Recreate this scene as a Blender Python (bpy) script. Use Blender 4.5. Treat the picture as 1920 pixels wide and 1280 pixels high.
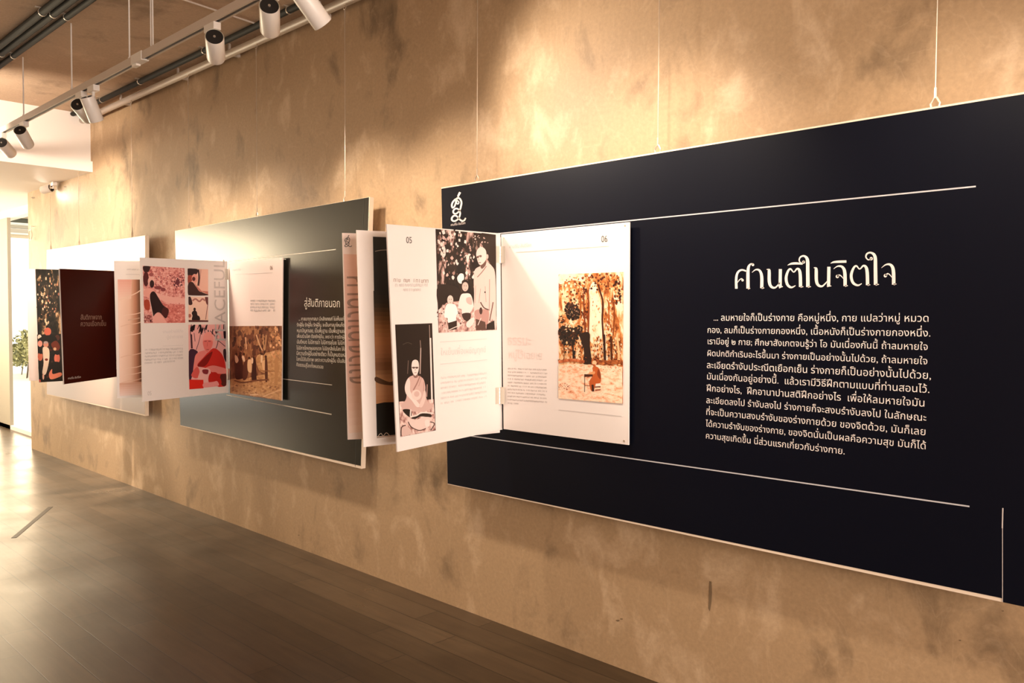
import bpy, bmesh, math, random
from mathutils import Vector, Matrix
from mathutils import geometry as geo

random.seed(7)
sc = bpy.context.scene
for o in list(bpy.data.objects):
    bpy.data.objects.remove(o)

# ------------------------------------------------------------------ camera
FPX, CAMY, CAMZ = 1533.5, -2.79, 1.5
YAW, PITCH, ROLL = 0.7666, math.radians(-1.907), math.radians(0.25)
_f = Vector((-math.sin(YAW) * math.cos(PITCH), math.cos(YAW) * math.cos(PITCH), math.sin(PITCH)))
_r = Vector((math.cos(YAW), math.sin(YAW), 0))
_u = _r.cross(_f)
CR = math.cos(ROLL) * _r + math.sin(ROLL) * _u
CU = -math.sin(ROLL) * _r + math.cos(ROLL) * _u
CF = _f
CAM = Vector((0, CAMY, CAMZ))
cam = bpy.data.objects.new('camera', bpy.data.cameras.new('camera'))
cam.data.sensor_width = 36
cam.data.lens = 36 * FPX / 1920
cam.data.clip_start = 0.02
cam.matrix_world = Matrix(((CR.x, CU.x, -CF.x, CAM.x), (CR.y, CU.y, -CF.y, CAM.y), (CR.z, CU.z, -CF.z, CAM.z), (0, 0, 0, 1)))
sc.collection.objects.link(cam)
sc.camera = cam

# ------------------------------------------------------------------ view, world, big lights
sc.view_settings.view_transform = 'Standard'
sc.view_settings.look = 'None'
sc.view_settings.gamma = 1
sc.view_settings.use_curve_mapping = False
sc.view_settings.exposure = 0.82
w = bpy.data.worlds.new('sky'); sc.world = w; w.use_nodes = True
bg = w.node_tree.nodes['Background']
bg.inputs[0].default_value = (1.0, 0.93, 0.78, 1)
bg.inputs[1].default_value = 1.3

def area(name, loc, rot, sx, sy, power, col):
    l = bpy.data.lights.new(name, 'AREA'); l.shape = 'RECTANGLE'; l.size = sx; l.size_y = sy
    l.energy = power; l.color = col
    o = bpy.data.objects.new(name, l); o.location = loc; o.rotation_euler = rot
    sc.collection.objects.link(o)
    return o
# daylight through the opening at the far end of the room; added fill from behind the camera
area('daylight_far', (-12.95, -2.6, 1.9), (0, math.radians(-90), 0), 1.7, 4.6, 210, (1.0, 0.79, 0.50))
area('fill_back', (4.4, -2.9, 1.75), (0, math.radians(90), 0), 2.3, 4.0, 255, (1.0, 0.86, 0.76))
# low hazy sun coming in through the far opening along the wall
sun = bpy.data.lights.new('low_sun', 'SUN'); sun.energy = 0.4; sun.angle = math.radians(15); sun.color = (1.0, .74, .44)
so_ = bpy.data.objects.new('low_sun', sun); sc.collection.objects.link(so_)
so_.rotation_euler = Vector((1, -.26, -.175)).to_track_quat('-Z', 'Y').to_euler()

# ------------------------------------------------------------------ helpers: pixel of the photo -> point on a known plane
def ray(x, y):
    return CF + CR * ((x - 960) / FPX) - CU * ((y - 640) / FPX)
def on_plane(px, p0, n):
    d = ray(*px)
    return CAM + d * ((p0 - CAM).dot(n) / d.dot(n))
def at_y(px, y): return on_plane(px, Vector((0, y, 0)), Vector((0, 1, 0)))
def at_x(px, x): return on_plane(px, Vector((x, 0, 0)), Vector((1, 0, 0)))
def at_z(px, z): return on_plane(px, Vector((0, 0, z)), Vector((0, 0, 1)))

class Sheet:
    """a flat upright surface: u runs to the viewer's right, v is height, n points at the viewer"""
    def __init__(s, p, u):
        s.o = Vector((p[0], p[1], 0)); s.u = Vector((u[0], u[1], 0)).normalized(); s.n = s.u.cross(Vector((0, 0, 1)))
    def uv(s, px):
        q = on_plane(px, s.o, s.n) - s.o
        return (q.dot(s.u), q.z)
    def w(s, u, v, lift=0): return s.o + s.u * u + Vector((0, 0, v)) + s.n * lift

# ------------------------------------------------------------------ materials
MATS = {}
def lin(c): return tuple((x / 12.92 if x <= .04045 else ((x + .055) / 1.055) ** 2.4) for x in c)
def hexc(h):
    h = h.lstrip('#'); return lin(tuple(int(h[i:i + 2], 16) / 255 for i in (0, 2, 4)))
def mat(name, col=(.8, .8, .8), rough=.5, metal=0, spec=.5, emit=None, estr=1):
    if name in MATS: return MATS[name]
    m = bpy.data.materials.new(name); m.use_nodes = True
    b = m.node_tree.nodes['Principled BSDF']
    if isinstance(col, str): col = hexc(col)
    b.inputs['Base Color'].default_value = (*col, 1)
    b.inputs['Roughness'].default_value = rough
    b.inputs['Metallic'].default_value = metal
    b.inputs['Specular IOR Level'].default_value = spec
    if emit:
        b.inputs['Emission Color'].default_value = (*emit, 1); b.inputs['Emission Strength'].default_value = estr
    MATS[name] = m
    return m
def ink(h): return mat('ink_' + h.strip('#'), h, .45, spec=.3)
def nodes(m):
    nt = m.node_tree
    return nt, nt.nodes['Principled BSDF'], lambda t: nt.nodes.new(t), lambda a, b: nt.links.new(a, b)
def ramp(N, stops, interp='LINEAR'):
    r = N('ShaderNodeValToRGB'); cr = r.color_ramp; cr.interpolation = interp
    while len(cr.elements) > 1: cr.elements.remove(cr.elements[-1])
    cr.elements[0].position = stops[0][0]; cr.elements[0].color = (*stops[0][1], 1)
    for p, c in stops[1:]:
        e = cr.elements.new(p); e.color = (*c, 1)
    return r
def coord(N, L, scale=(1, 1, 1)):
    tc = N('ShaderNodeTexCoord'); mp = N('ShaderNodeMapping'); mp.inputs['Scale'].default_value = scale
    L(tc.outputs['Object'], mp.inputs['Vector']); return mp.outputs['Vector']
def noise(N, L, v, scale, detail=5, rough=.55, dist=0):
    n = N('ShaderNodeTexNoise'); n.inputs['Scale'].default_value = scale; n.inputs['Detail'].default_value = detail
    n.inputs['Roughness'].default_value = rough; n.inputs['Distortion'].default_value = dist
    L(v, n.inputs['Vector']); return n
def mottle(name, cols, scale=30, stretch=(1, 1, 1), lo=.32, hi=.68, interp='LINEAR', dist=.4):
    """a printed photograph's leafy or grainy ground"""
    if name in MATS: return MATS[name]
    m = mat(name, (1, 1, 1), .45, spec=.3); nt, b, N, L = nodes(m)
    n = noise(N, L, coord(N, L, stretch), scale, 6, .6, dist)
    st = [(lo + (hi - lo) * i / max(1, len(cols) - 1), hexc(c)) for i, c in enumerate(cols)]
    r = ramp(N, st, interp); L(n.outputs['Fac'], r.inputs[0]); L(r.outputs[0], b.inputs['Base Color'])
    return m

def concrete(name, c_dark, c_mid, c_light, streak=True, rough=.55, bump=.15):
    m = mat(name, c_mid, rough, spec=.35); nt, b, N, L = nodes(m)
    big = noise(N, L, coord(N, L, (1, 1, .8 if streak else 1)), 1.3, 7, .56, .5)
    mid = noise(N, L, coord(N, L, (1.2, 1, .8) if streak else (1, 1, 1)), 4.5, 7, .57, .5)
    fine = noise(N, L, coord(N, L, (1, 1, 1)), 60, 4, .7)
    m1 = N('ShaderNodeMath'); m1.operation = 'MULTIPLY_ADD'; m1.inputs[1].default_value = .55
    L(big.outputs['Fac'], m1.inputs[0])
    m2 = N('ShaderNodeMath'); m2.operation = 'MULTIPLY'; m2.inputs[1].default_value = .45
    L(mid.outputs['Fac'], m2.inputs[0]); L(m2.outputs[0], m1.inputs[2])
    r = ramp(N, [(.36, c_dark), (.47, c_mid), (.54, c_mid), (.65, c_light)]); L(m1.outputs[0], r.inputs[0])
    # sparse trowel marks: thin light and dark arcs
    mus = noise(N, L, coord(N, L, (1.2, 1, .7)), 2.6, 3, .5, 2.5)
    rm = ramp(N, [(.485, (0, 0, 0)), (.5, (1, 1, 1)), (.515, (0, 0, 0))]); L(mus.outputs['Fac'], rm.inputs[0])
    mx = N('ShaderNodeMix'); mx.data_type = 'RGBA'; mx.blend_type = 'MIX'
    fa = N('ShaderNodeMath'); fa.operation = 'MULTIPLY'; fa.inputs[1].default_value = .15
    L(rm.outputs[0], fa.inputs[0]); L(fa.outputs[0], mx.inputs['Factor'])
    L(r.outputs[0], mx.inputs['A']); mx.inputs['B'].default_value = (*c_light, 1)
    mf = N('ShaderNodeMix'); mf.data_type = 'RGBA'; mf.blend_type = 'OVERLAY'; mf.inputs['Factor'].default_value = .25
    L(mx.outputs['Result'], mf.inputs['A']); L(fine.outputs['Fac'], mf.inputs['B'])
    L(mf.outputs['Result'], b.inputs['Base Color'])
    bp = N('ShaderNodeBump'); bp.inputs['Strength'].default_value = bump; bp.inputs['Distance'].default_value = .02
    L(m1.outputs[0], bp.inputs['Height']); L(bp.outputs['Normal'], b.inputs['Normal'])
    return m

M_WALL = concrete('polished_cement', (.20, .132, .074), (.42, .282, .160), (.60, .435, .28))
M_CEIL = concrete('ceiling_concrete', (.36, .255, .17), (.54, .39, .27), (.66, .49, .35), streak=False, rough=.8, bump=.3)
M_WHITE = mat('white_paint', (.84, .78, .73), .6)
M_SOFFIT = mat('soffit_paint', (.72, .64, .56), .7)
M_METALW = mat('white_enamel', (.82, .76, .70), .35)
M_RAIL = mat('cream_enamel', (.62, .52, .44), .4)
M_BLACK = mat('black_plastic', (.015, .013, .012), .4)
M_CONDUIT = mat('dark_conduit', (.016, .0165, .013), .7, spec=.2)
M_STEEL = mat('steel', (.75, .66, .55), .35, metal=.8)
M_ALU = mat('aluminium', (.72, .66, .58), .4, metal=.6)
M_CORE = mat('foam_core', (.80, .66, .52), .6)
M_PAGE = mat('page_card', (.88, .80, .755), .5, spec=.3)
M_PAGEPINK = mat('page_card_blush', (.84, .70, .64), .5, spec=.3)
M_NAVY = mat('navy_print', (.0026, .0034, .0085), .42, spec=.15)
M_GREENBLACK = mat('green_black_print', (.0115, .012, .009), .20, spec=.7)
M_CREAM = mat('cream_print', (.40, .265, .185), .28, spec=.6)
M_MAROON = mat('maroon_print', (.050, .005, .002), .5, spec=.08)
M_LETTER = mat('white_lettering', (.84, .76, .71), .45, spec=.3)
M_LETTERD = mat('cream_lettering', (.62, .55, .46), .45, spec=.3)
M_RULE = mat('rule_print', (.55, .54, .56), .45, spec=.3)
M_GREY = mat('pale_grey_print', (.60, .54, .51), .45, spec=.3)
M_FAINT = mat('faint_grey_print', (.74, .68, .65), .45, spec=.3)
M_PINKT = mat('faint_pink_print', (.86, .72, .67), .45, spec=.3)
M_DARKT = mat('dark_grey_print', (.10, .085, .08), .45, spec=.3)
M_BROWNT = mat('brown_print', (.32, .2, .15), .45, spec=.3)

def floor_mat():
    m = mat('dark_floor_planks', (.05, .03, .02), .4, spec=.5); nt, b, N, L = nodes(m)
    tc = N('ShaderNodeTexCoord'); mp = N('ShaderNodeMapping')
    # rows of planks 0.148 wide along x; a joint at y=-0.40 and x=-6.40
    mp.inputs['Location'].default_value = (6.40 + 12, .40 + 1.48 * 8 - .148, 0)
    L(tc.outputs['Object'], mp.inputs['Vector'])
    br = N('ShaderNodeTexBrick'); br.offset = .25; br.offset_frequency = 2; br.squash = 1
    br.inputs['Scale'].default_value = 1; br.inputs['Brick Width'].default_value = 1.2; br.inputs['Row Height'].default_value = .148
    br.inputs['Mortar Size'].default_value = .0022; br.inputs['Mortar Smooth'].default_value = .2
    br.inputs['Color1'].default_value = (0, 0, 0, 1); br.inputs['Color2'].default_value = (1, 1, 1, 1); br.inputs['Mortar'].default_value = (.5, .5, .5, 1)
    L(mp.outputs[0], br.inputs['Vector'])
    r = ramp(N, [(0, (.052, .032, .0165)), (.5, (.068, .042, .0225)), (1, (.090, .057, .031))]); L(br.outputs['Color'], r.inputs[0])
    n = noise(N, L, coord(N, L, (.5, 6, 1)), 5, 6, .6, .6)
    mx = N('ShaderNodeMix'); mx.data_type = 'RGBA'; mx.blend_type = 'OVERLAY'; mx.inputs['Factor'].default_value = .55
    L(r.outputs[0], mx.inputs['A']); L(n.outputs['Fac'], mx.inputs['B'])
    md = N('ShaderNodeMix'); md.data_type = 'RGBA'; L(br.outputs['Fac'], md.inputs['Factor'])
    L(mx.outputs['Result'], md.inputs['A']); md.inputs['B'].default_value = (.012, .008, .005, 1)
    L(md.outputs['Result'], b.inputs['Base Color'])
    rr = ramp(N, [(.3, (.27,) * 3), (.7, (.40,) * 3)]); n2 = noise(N, L, coord(N, L, (1, 1, 1)), 2.2, 5); L(n2.outputs['Fac'], rr.inputs[0])
    L(rr.outputs[0], b.inputs['Roughness'])
    bp = N('ShaderNodeBump'); bp.inputs['Strength'].default_value = .25; bp.inputs['Distance'].default_value = .004
    inv = N('ShaderNodeMath'); inv.operation = 'SUBTRACT'; inv.inputs[0].default_value = 1; L(br.outputs['Fac'], inv.inputs[1])
    L(inv.outputs[0], bp.inputs['Height']); L(bp.outputs['Normal'], b.inputs['Normal'])
    return m
M_FLOOR = floor_mat()

# ------------------------------------------------------------------ mesh building
def link(name, verts, faces, mats, parent=None, base=None, idx=None, smooth=False):
    me = bpy.data.meshes.new(name)
    b = base if base is not None else Vector((0, 0, 0))
    me.from_pydata([tuple(Vector(v) - b) for v in verts], [], faces)
    if not isinstance(mats, (list, tuple)): mats = [mats]
    for m in mats: me.materials.append(m)
    if idx: me.polygons.foreach_set('material_index', idx)
    if smooth: me.polygons.foreach_set('use_smooth', [True] * len(me.polygons))
    me.update()
    o = bpy.data.objects.new(name, me); sc.collection.objects.link(o)
    if parent: o.parent = parent
    return o

class MB:
    """collects shapes that become one mesh"""
    def __init__(s): s.v = []; s.f = []; s.i = []; s.m = []
    def mi(s, m):
        if m not in s.m: s.m.append(m)
        return s.m.index(m)
    def face(s, pts, m):
        k = len(s.v); s.v += [Vector(p) for p in pts]; s.f.append(tuple(range(k, k + len(pts)))); s.i.append(s.mi(m))
    def hexa(s, lo, hi, m):
        """8 corners: lower ring (4), upper ring (4)"""
        k = len(s.v); s.v += [Vector(p) for p in list(lo) + list(hi)]; j = s.mi(m)
        for q in ((3, 2, 1, 0), (4, 5, 6, 7), (0, 1, 5, 4), (1, 2, 6, 5), (2, 3, 7, 6), (3, 0, 4, 7)):
            s.f.append(tuple(k + a for a in q)); s.i.append(j)
    def box(s, a, b, m):
        (x0, y0, z0), (x1, y1, z1) = a, b
        s.hexa([(x0, y0, z0), (x1, y0, z0), (x1, y1, z0), (x0, y1, z0)], [(x0, y0, z1), (x1, y0, z1), (x1, y1, z1), (x0, y1, z1)], m)
    def tube(s, pts, r, m, n=10, cap=True):
        pts = [Vector(p) for p in pts]; rs = r if isinstance(r, (list, tuple)) else [r] * len(pts)
        rings = []; j = s.mi(m); up = None
        for a, p in enumerate(pts):
            t = (pts[min(a + 1, len(pts) - 1)] - pts[max(a - 1, 0)])
            if t.length < 1e-9: t = (pts[1] - pts[0])
            t.normalize()
            if up is None: up = Vector((0, 0, 1)) if abs(t.z) < .9 else Vector((1, 0, 0))
            x = t.cross(up).normalized(); y = x.cross(t).normalized(); up = y
            k = len(s.v); s.v += [p + (x * math.cos(2 * math.pi * q / n) + y * math.sin(2 * math.pi * q / n)) * rs[a] for q in range(n)]
            rings.append(k)
        for a in range(len(rings) - 1):
            for q in range(n):
                s.f.append((rings[a] + q, rings[a] + (q + 1) % n, rings[a + 1] + (q + 1) % n, rings[a + 1] + q)); s.i.append(j)
        if cap:
            s.f.append(tuple(rings[0] + q for q in reversed(range(n)))); s.i.append(j)
            s.f.append(tuple(rings[-1] + q for q in range(n))); s.i.append(j)
    def build(s, name, parent=None, base=None, smooth=False):
        return link(name, s.v, s.f, s.m, parent, base, s.i, smooth)

def thing(name, label, cat, loc, group=None):
    o = bpy.data.objects.new(name, None); sc.collection.objects.link(o); o.location = loc
    o.empty_display_size = .1
    o['label'] = label; o['category'] = cat
    if group: o['group'] = group
    return o
def struct(o, label=None):
    o['kind'] = 'structure'
    if label: o['label'] = label
    return o

# ------------------------------------------------------------------ 2-d drawing on sheets: outlines, strokes, lettering
def smooth_loop(p, k=4):
    n = len(p); out = []
    for i in range(n):
        a, b, c, d = p[i - 1], p[i], p[(i + 1) % n], p[(i + 2) % n]
        for q in range(k):
            t = q / k
            out.append(tuple(.5 * (2 * b[j] + (c[j] - a[j]) * t + (2 * a[j] - 5 * b[j] + 4 * c[j] - d[j]) * t * t + (3 * b[j] - a[j] - 3 * c[j] + d[j]) * t ** 3) for j in range(2)))
    return out
def smooth_path(p, k=5):
    if len(p) < 3: return list(p)
    n = len(p); m = len(p[0]); out = []
    for i in range(n - 1):
        a, b, c, d = p[max(i - 1, 0)], p[i], p[i + 1], p[min(i + 2, n - 1)]
        for q in range(k):
            t = q / k
            out.append(tuple(.5 * (2 * b[j] + (c[j] - a[j]) * t + (2 * a[j] - 5 * b[j] + 4 * c[j] - d[j]) * t * t + (3 * b[j] - a[j] - 3 * c[j] + d[j]) * t ** 3) for j in range(m)))
    out.append(tuple(p[-1]))
    return out
def ellipse(cx, cy, rx, ry, n=20, rot=0):
    c, s = math.cos(rot), math.sin(rot)
    return [(cx + rx * math.cos(t) * c - ry * math.sin(t) * s, cy + rx * math.cos(t) * s + ry * math.sin(t) * c) for t in [2 * math.pi * i / n for i in range(n)]]
def stroke_faces(path):
    """path of (x, y, width) -> quads with round-ish joints"""
    out = []; L = []; R = []
    for i, (x, y, wd) in enumerate(path):
        a = path[max(i - 1, 0)]; b = path[min(i + 1, len(path) - 1)]
        dx, dy = b[0] - a[0], b[1] - a[1]; l = math.hypot(dx, dy) or 1
        nx, ny = -dy / l * wd / 2, dx / l * wd / 2
        L.append((x + nx, y + ny)); R.append((x - nx, y - ny))
    for i in range(len(path) - 1): out.append([L[i], L[i + 1], R[i + 1], R[i]])
    return out

class Art:
    """flat print on a sheet, drawn in the coordinates of an enlarged view (origin x0,y0 in the photo, scale s)"""
    def __init__(s, sheet, lift=.0012): s.sh = sheet; s.mb = MB(); s.lift = lift; s.k = 0; s.clip = None; s.view(0, 0, 1)
    def view(s, x0, y0, sc_): s.x0, s.y0, s.s = x0, y0, sc_; return s
    def uv(s, p): return s.sh.uv((s.x0 + p[0] / s.s, s.y0 + p[1] / s.s))
    def put(s, uvs, m):
        if s.clip: uvs = [(min(max(u, s.clip[0]), s.clip[1]), min(max(v, s.clip[2]), s.clip[3])) for u, v in uvs]
        pts = [s.sh.w(u, v, s.lift + s.k * .00003) for u, v in uvs]
        s.mb.face(pts, m)
    def poly(s, pts, m, smooth=True, step=True):
        m = ink(m) if isinstance(m, str) else m
        uv = [s.uv(p) for p in pts]
        if not s.k and not smooth: s.clip = (min(p[0] for p in uv), max(p[0] for p in uv), min(p[1] for p in uv), max(p[1] for p in uv))
        if smooth and len(uv) > 3: uv = smooth_loop(uv)
        s.put(uv, m); s.k += 1 if step else 0; return s
    def quad(s, pts, m): return s.poly(pts, m, False)
    def ell(s, cx, cy, rx, ry, m, rot=0): return s.poly(ellipse(cx, cy, rx, ry, 20, rot), m, False)
    def line(s, pts, wd, m, sm=True):
        m = ink(m) if isinstance(m, str) else m
        pts = [(p[0], p[1], p[2] if len(p) > 2 else wd) for p in pts]
        if sm: pts = smooth_path(pts)
        for q in stroke_faces(pts): s.put([s.uv(p) for p in q], m)
        s.k += 1; return s
    def bands(s, tl, tr, br, bl, cols, m_per=6, vertical=True):
        """a printed colour wash: rows (or columns) of evenly mixed colours"""
        n = (len(cols) - 1) * m_per
        A, B, C_, D = [Vector(s.uv(p)) for p in (tl, tr, br, bl)]
        for i in range(n):
            t0, t1 = i / n, (i + 1) / n; k = min(int(t0 * (len(cols) - 1) + 1e-6), len(cols) - 2); f = (i + .5) / n * (len(cols) - 1) - k
            c0, c1 = [tuple(int(c.lstrip('#')[j:j + 2], 16) for j in (0, 2, 4)) for c in (cols[k], cols[k + 1])]
            h = '%02x%02x%02x' % tuple(int(a + (b - a) * f) for a, b in zip(c0, c1))
            if vertical: q = [A.lerp(D, t0), B.lerp(C_, t0), B.lerp(C_, t1), A.lerp(D, t1)]
            else: q = [A.lerp(B, t0), A.lerp(B, t1), D.lerp(C_, t1), D.lerp(C_, t0)]
            s.put(q, ink(h))
        s.k += 1; return s
    def scatter(s, cx, cy, rx, ry, n, size, cols, seed=1, stretch=1.0):
        rnd = random.Random(seed); k0 = s.k
        for i in range(n):
            a = rnd.uniform(0, 2 * math.pi); r = math.sqrt(rnd.random()); x = cx + rx * r * math.cos(a); y = cy + ry * r * math.sin(a)
            z = size * rnd.uniform(.4, 1.2); m = rnd.randrange(4, 7); a0 = rnd.uniform(0, 6.28)
            s.put([s.uv((x + z * rnd.uniform(.5, 1) * math.cos(a0 + 6.283 * j / m), y + z * stretch * rnd.uniform(.5, 1) * math.sin(a0 + 6.283 * j / m))) for j in range(m)], ink(rnd.choice(cols)))
            s.k += .04
        s.k = math.ceil(s.k); return s
    def build(s, name, parent, base): return s.mb.build(name, parent, base)

# ---- glyphs of the built-in font as filled outlines (Thai marks stacked by hand)
GL = {}
def _font_obj(t):
    c = bpy.data.curves.new('tmp', 'FONT'); c.body = t; c.size = 1
    o = bpy.data.objects.new('tmp', c); sc.collection.objects.link(o); return o
def _kill(o):
    c = o.data; bpy.data.objects.remove(o); bpy.data.curves.remove(c)
def _width(t):
    o = _font_obj(t); bpy.context.view_layer.update(); x = o.dimensions[0]; _kill(o); return x
def glyph(ch, res=3):
    if ch in GL: return GL[ch]
    ref = 'กก' if ord(ch) > 0xe00 else 'HH'
    adv = _width(ref[0] + ch + ref[1]) - _width(ref)
    tris = []
    if ch != ' ':
        o = _font_obj(ch); bpy.context.view_layer.update()
        cv = o.to_curve(bpy.context.evaluated_depsgraph_get())
        loops = []
        for sp in cv.splines:
            bps = sp.bezier_points; pts = []
            if len(bps) < 2: continue
            for i in range(len(bps)):
                a, b = bps[i], bps[(i + 1) % len(bps)]
                seg = geo.interpolate_bezier(a.co, a.handle_right, b.handle_left, b.co, res + 1)
                straight = (a.handle_right - a.co).cross(b.co - a.co).length < 1e-5 and (b.handle_left - b.co).cross(b.co - a.co).length < 1e-5
                pts += [tuple(seg[0][:2])] if straight else [tuple(p[:2]) for p in seg[:-1]]
            cl = [p for i, p in enumerate(pts) if math.dist(p, pts[i - 1]) > 1e-5]
            if len(cl) > 2: loops.append(cl)
        o.to_curve_clear(); _kill(o)
        V = []; E = []
        for l in loops:
            k = len(V); V += [Vector(p) for p in l]; E += [(k + i, k + (i + 1) % len(l)) for i in range(len(l))]
        if V:
            ov, oe, of, _, _, _ = geo.delaunay_2d_cdt(V, E, [], 0, 1e-6)
            for f in of:
                c = sum((ov[i] for i in f), Vector((0, 0))) / len(f); wn = 0
                for l in loops:
                    for i in range(len(l)):
                        (x0, y0), (x1, y1) = l[i - 1], l[i]
                        if (y0 <= c.y) != (y1 <= c.y):
                            cr = (x1 - x0) * (c.y - y0) - (c.x - x0) * (y1 - y0)
                            if y0 <= c.y and cr > 0: wn += 1
                            elif y0 > c.y and cr < 0: wn -= 1
                if wn: tris.append([tuple(ov[i]) for i in f])
    GL[ch] = (adv, tris)
    return GL[ch]
UPPER = set('ัิีึื็')
TONE = set('่้๊๋์')
def layout(text):
    x = 0; out = []; prev = ''
    for i, ch in enumerate(text):
        adv, tris = glyph(ch); dy = 0; dx = 0
        if ch in TONE and (prev in UPPER or text[i + 1:i + 2] == 'ำ'): dy = .215
        if (ch in TONE or ch in UPPER) and len(text) > 1:
            b = next((c for c in reversed(text[:i]) if c not in UPPER and c not in TONE and c not in 'ุู'), '')
            if b in 'ปฝฟ': dx = -.13
        if ch in UPPER or ch in TONE or ch in 'ุู': adv = 0 if abs(adv) < .12 else adv
        out += [[(px + x + dx, py + dy) for px, py in t] for t in tris]
        x += adv; prev = ch
    return x, out
def text_line(mb, sh, text, uv0, uv1, m, lift=.0016, hscale=1.0, rot=None, size=None):
    """lettering from baseline point uv0 to uv1 on the sheet"""
    wd, tris = layout(text)
    a, b = Vector(uv0), Vector(uv1); L = (b - a).length; s = L / wd; d = (b - a) / L; n = Vector((-d.y, d.x)); h = (size or s) * hscale
    for t in tris:
        mb.face([sh.w(*(a + d * (x * s) + n * (y * h)), lift) for x, y in t], m)
def scribble(art, p0, p1, h, m, seed=0, wd=.22):
    """a line of print too small to read: a row of little upright strokes and hooks, in the art's view units"""
    rnd = random.Random(seed); L = math.dist(p0, p1); d = ((p1[0] - p0[0]) / L, (p1[1] - p0[1]) / L); x = 0
    while x < L - h * .5:
        if rnd.random() < .1: x += h * .5; continue
        g = h * rnd.uniform(.45, .75); k = rnd.randrange(4)
        sh_ = {0: [(0, 0), (0, 1), (.8, 1), (.8, 0)], 1: [(0, 1), (0, 0), (.8, 0), (.8, 1)], 2: [(0, .2), (.2, 1), (.8, .9), (.8, 0)], 3: [(.3, 0), (.3, 1.2)]}[k]
        pts = [(p0[0] + d[0] * (x + g * a), p0[1] + d[1] * (x + g * a) - h * b) for a, b in sh_]
        for i in range(len(pts) - 1): art.line([pts[i], pts[i + 1]], h * wd, m, False); art.k -= 1
        x += g + h * .2
    art.k += 1

# ================================================================== THE ROOM
ZC = 3.33
mb = MB(); mb.box((-13.2, -7, -.12), (5, .32, 0), M_FLOOR); mb.box((-16.5, -.25, -.12), (-13.2, .32, 0), M_FLOOR); fl = struct(mb.build('floor'), 'dark brown plank floor')
mb = MB(); mb.box((-13.2, -7, ZC), (5, .45, ZC + .2), M_CEIL); struct(mb.build('ceiling'), 'raw concrete ceiling')
mb = MB(); mb.box((-10.03, 0, 0), (5, .28, ZC), M_WALL); wr = struct(mb.build('wall_right'), 'polished tan cement wall')
# lowered white soffit at the far end, its front face and lower band
mb = MB(); mb.box((-13.2, -7, 2.80), (-8.13, 0, ZC), M_WHITE); mb.box((-16.5, 0, 2.80), (-10.03, .40, ZC), M_WHITE)
so = struct(mb.build('trim_1'), 'white boxed soffit above the far end')
mb = MB(); mb.box((-8.13, -7, 2.797), (-8.085, .0, 2.895), M_WHITE); struct(mb.build('trim_2'), 'white band along the lower edge of the soffit')
# header, column and sill of the opening beyond the wall's end
mb = MB(); mb.box((-16.5, .30, 2.70), (-10.03, .42, 2.80), M_WHITE); struct(mb.build('trim_3'), 'white header over the far opening')
mb = MB(); mb.box((-16.5, .27, 0), (-10.03, .42, .05), M_WHITE); struct(mb.build('trim_4'), 'white sill of the far opening')
c0 = at_y((21, 600), .30)
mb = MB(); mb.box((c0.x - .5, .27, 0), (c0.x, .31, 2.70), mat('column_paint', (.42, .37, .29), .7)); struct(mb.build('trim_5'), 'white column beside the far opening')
# walls out of the picture: open far end, back with an opening added for the fill light, and the left-hand long wall
def wall_x(name, x0, x1, y0, y1, z0, z1):
    mb = MB()
    mb.box((x0, -7, 0), (x1, y0, ZC), M_CEIL); mb.box((x0, y1, 0), (x1, .3, ZC), M_CEIL)
    mb.box((x0, y0, 0), (x1, y1, z0), M_CEIL); mb.box((x0, y0, z1), (x1, y1, ZC), M_CEIL)
    return struct(mb.build(name))
wall_x('wall_back', 4.5, 4.7, -5.0, -.8, .6, 2.9)
mb = MB(); mb.box((-13.2, -7, 0), (-13.0, -5.0, 2.8), M_CEIL); struct(mb.build('wall_far'))
mb = MB(); mb.box((-16.5, -7.2, 0), (5, -7, ZC), M_CEIL); struct(mb.build('wall_left'))

# dark blemishes in the cement
def stain(px_pts, m=mat('stain', (.19, .125, .068), .7)):
    mb = MB(); mb.face([at_y(p, -.0008) for p in px_pts], m); mb.build('stain', wr)
stain([(1330, 1089), (1334, 1090), (1335, 1110), (1334, 1128), (1331, 1146), (1328, 1140), (1329, 1115)])
for x, y, a in ((62, 370.5, 4), (122, 350, 3), (105, 355.5, 2), (1158, 1163, 4), (1165, 1160, 3), (1880, 1145, 2.5), (1800, 1200, 2.5), (560, 1003, 2)):
    stain([(x - a, y), (x - a * .3, y - a * .4), (x + a * .8, y - a * .3), (x + a, y + a * .2), (x, y + a * .5)])
# thin dark strip across the planks
sh_wall = Sheet((0, 0), (1, 0))
a, b = at_z((26, 1008), .0), at_z((95, 950), .0); d = (b - a).normalized(); n = Vector((-d.y, d.x, 0)) * .016
mb = MB(); mb.hexa([a + n, a - n, b - n, b + n], [v + Vector((0, 0, .0015)) for v in (a + n, a - n, b - n, b + n)], mat('dark_strip', (.032, .020, .011), .5, spec=.35))
o = mb.build('floor_strip'); o['label'] = 'thin dark strip lying slantwise across the floor planks'; o['category'] = 'tape'

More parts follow.
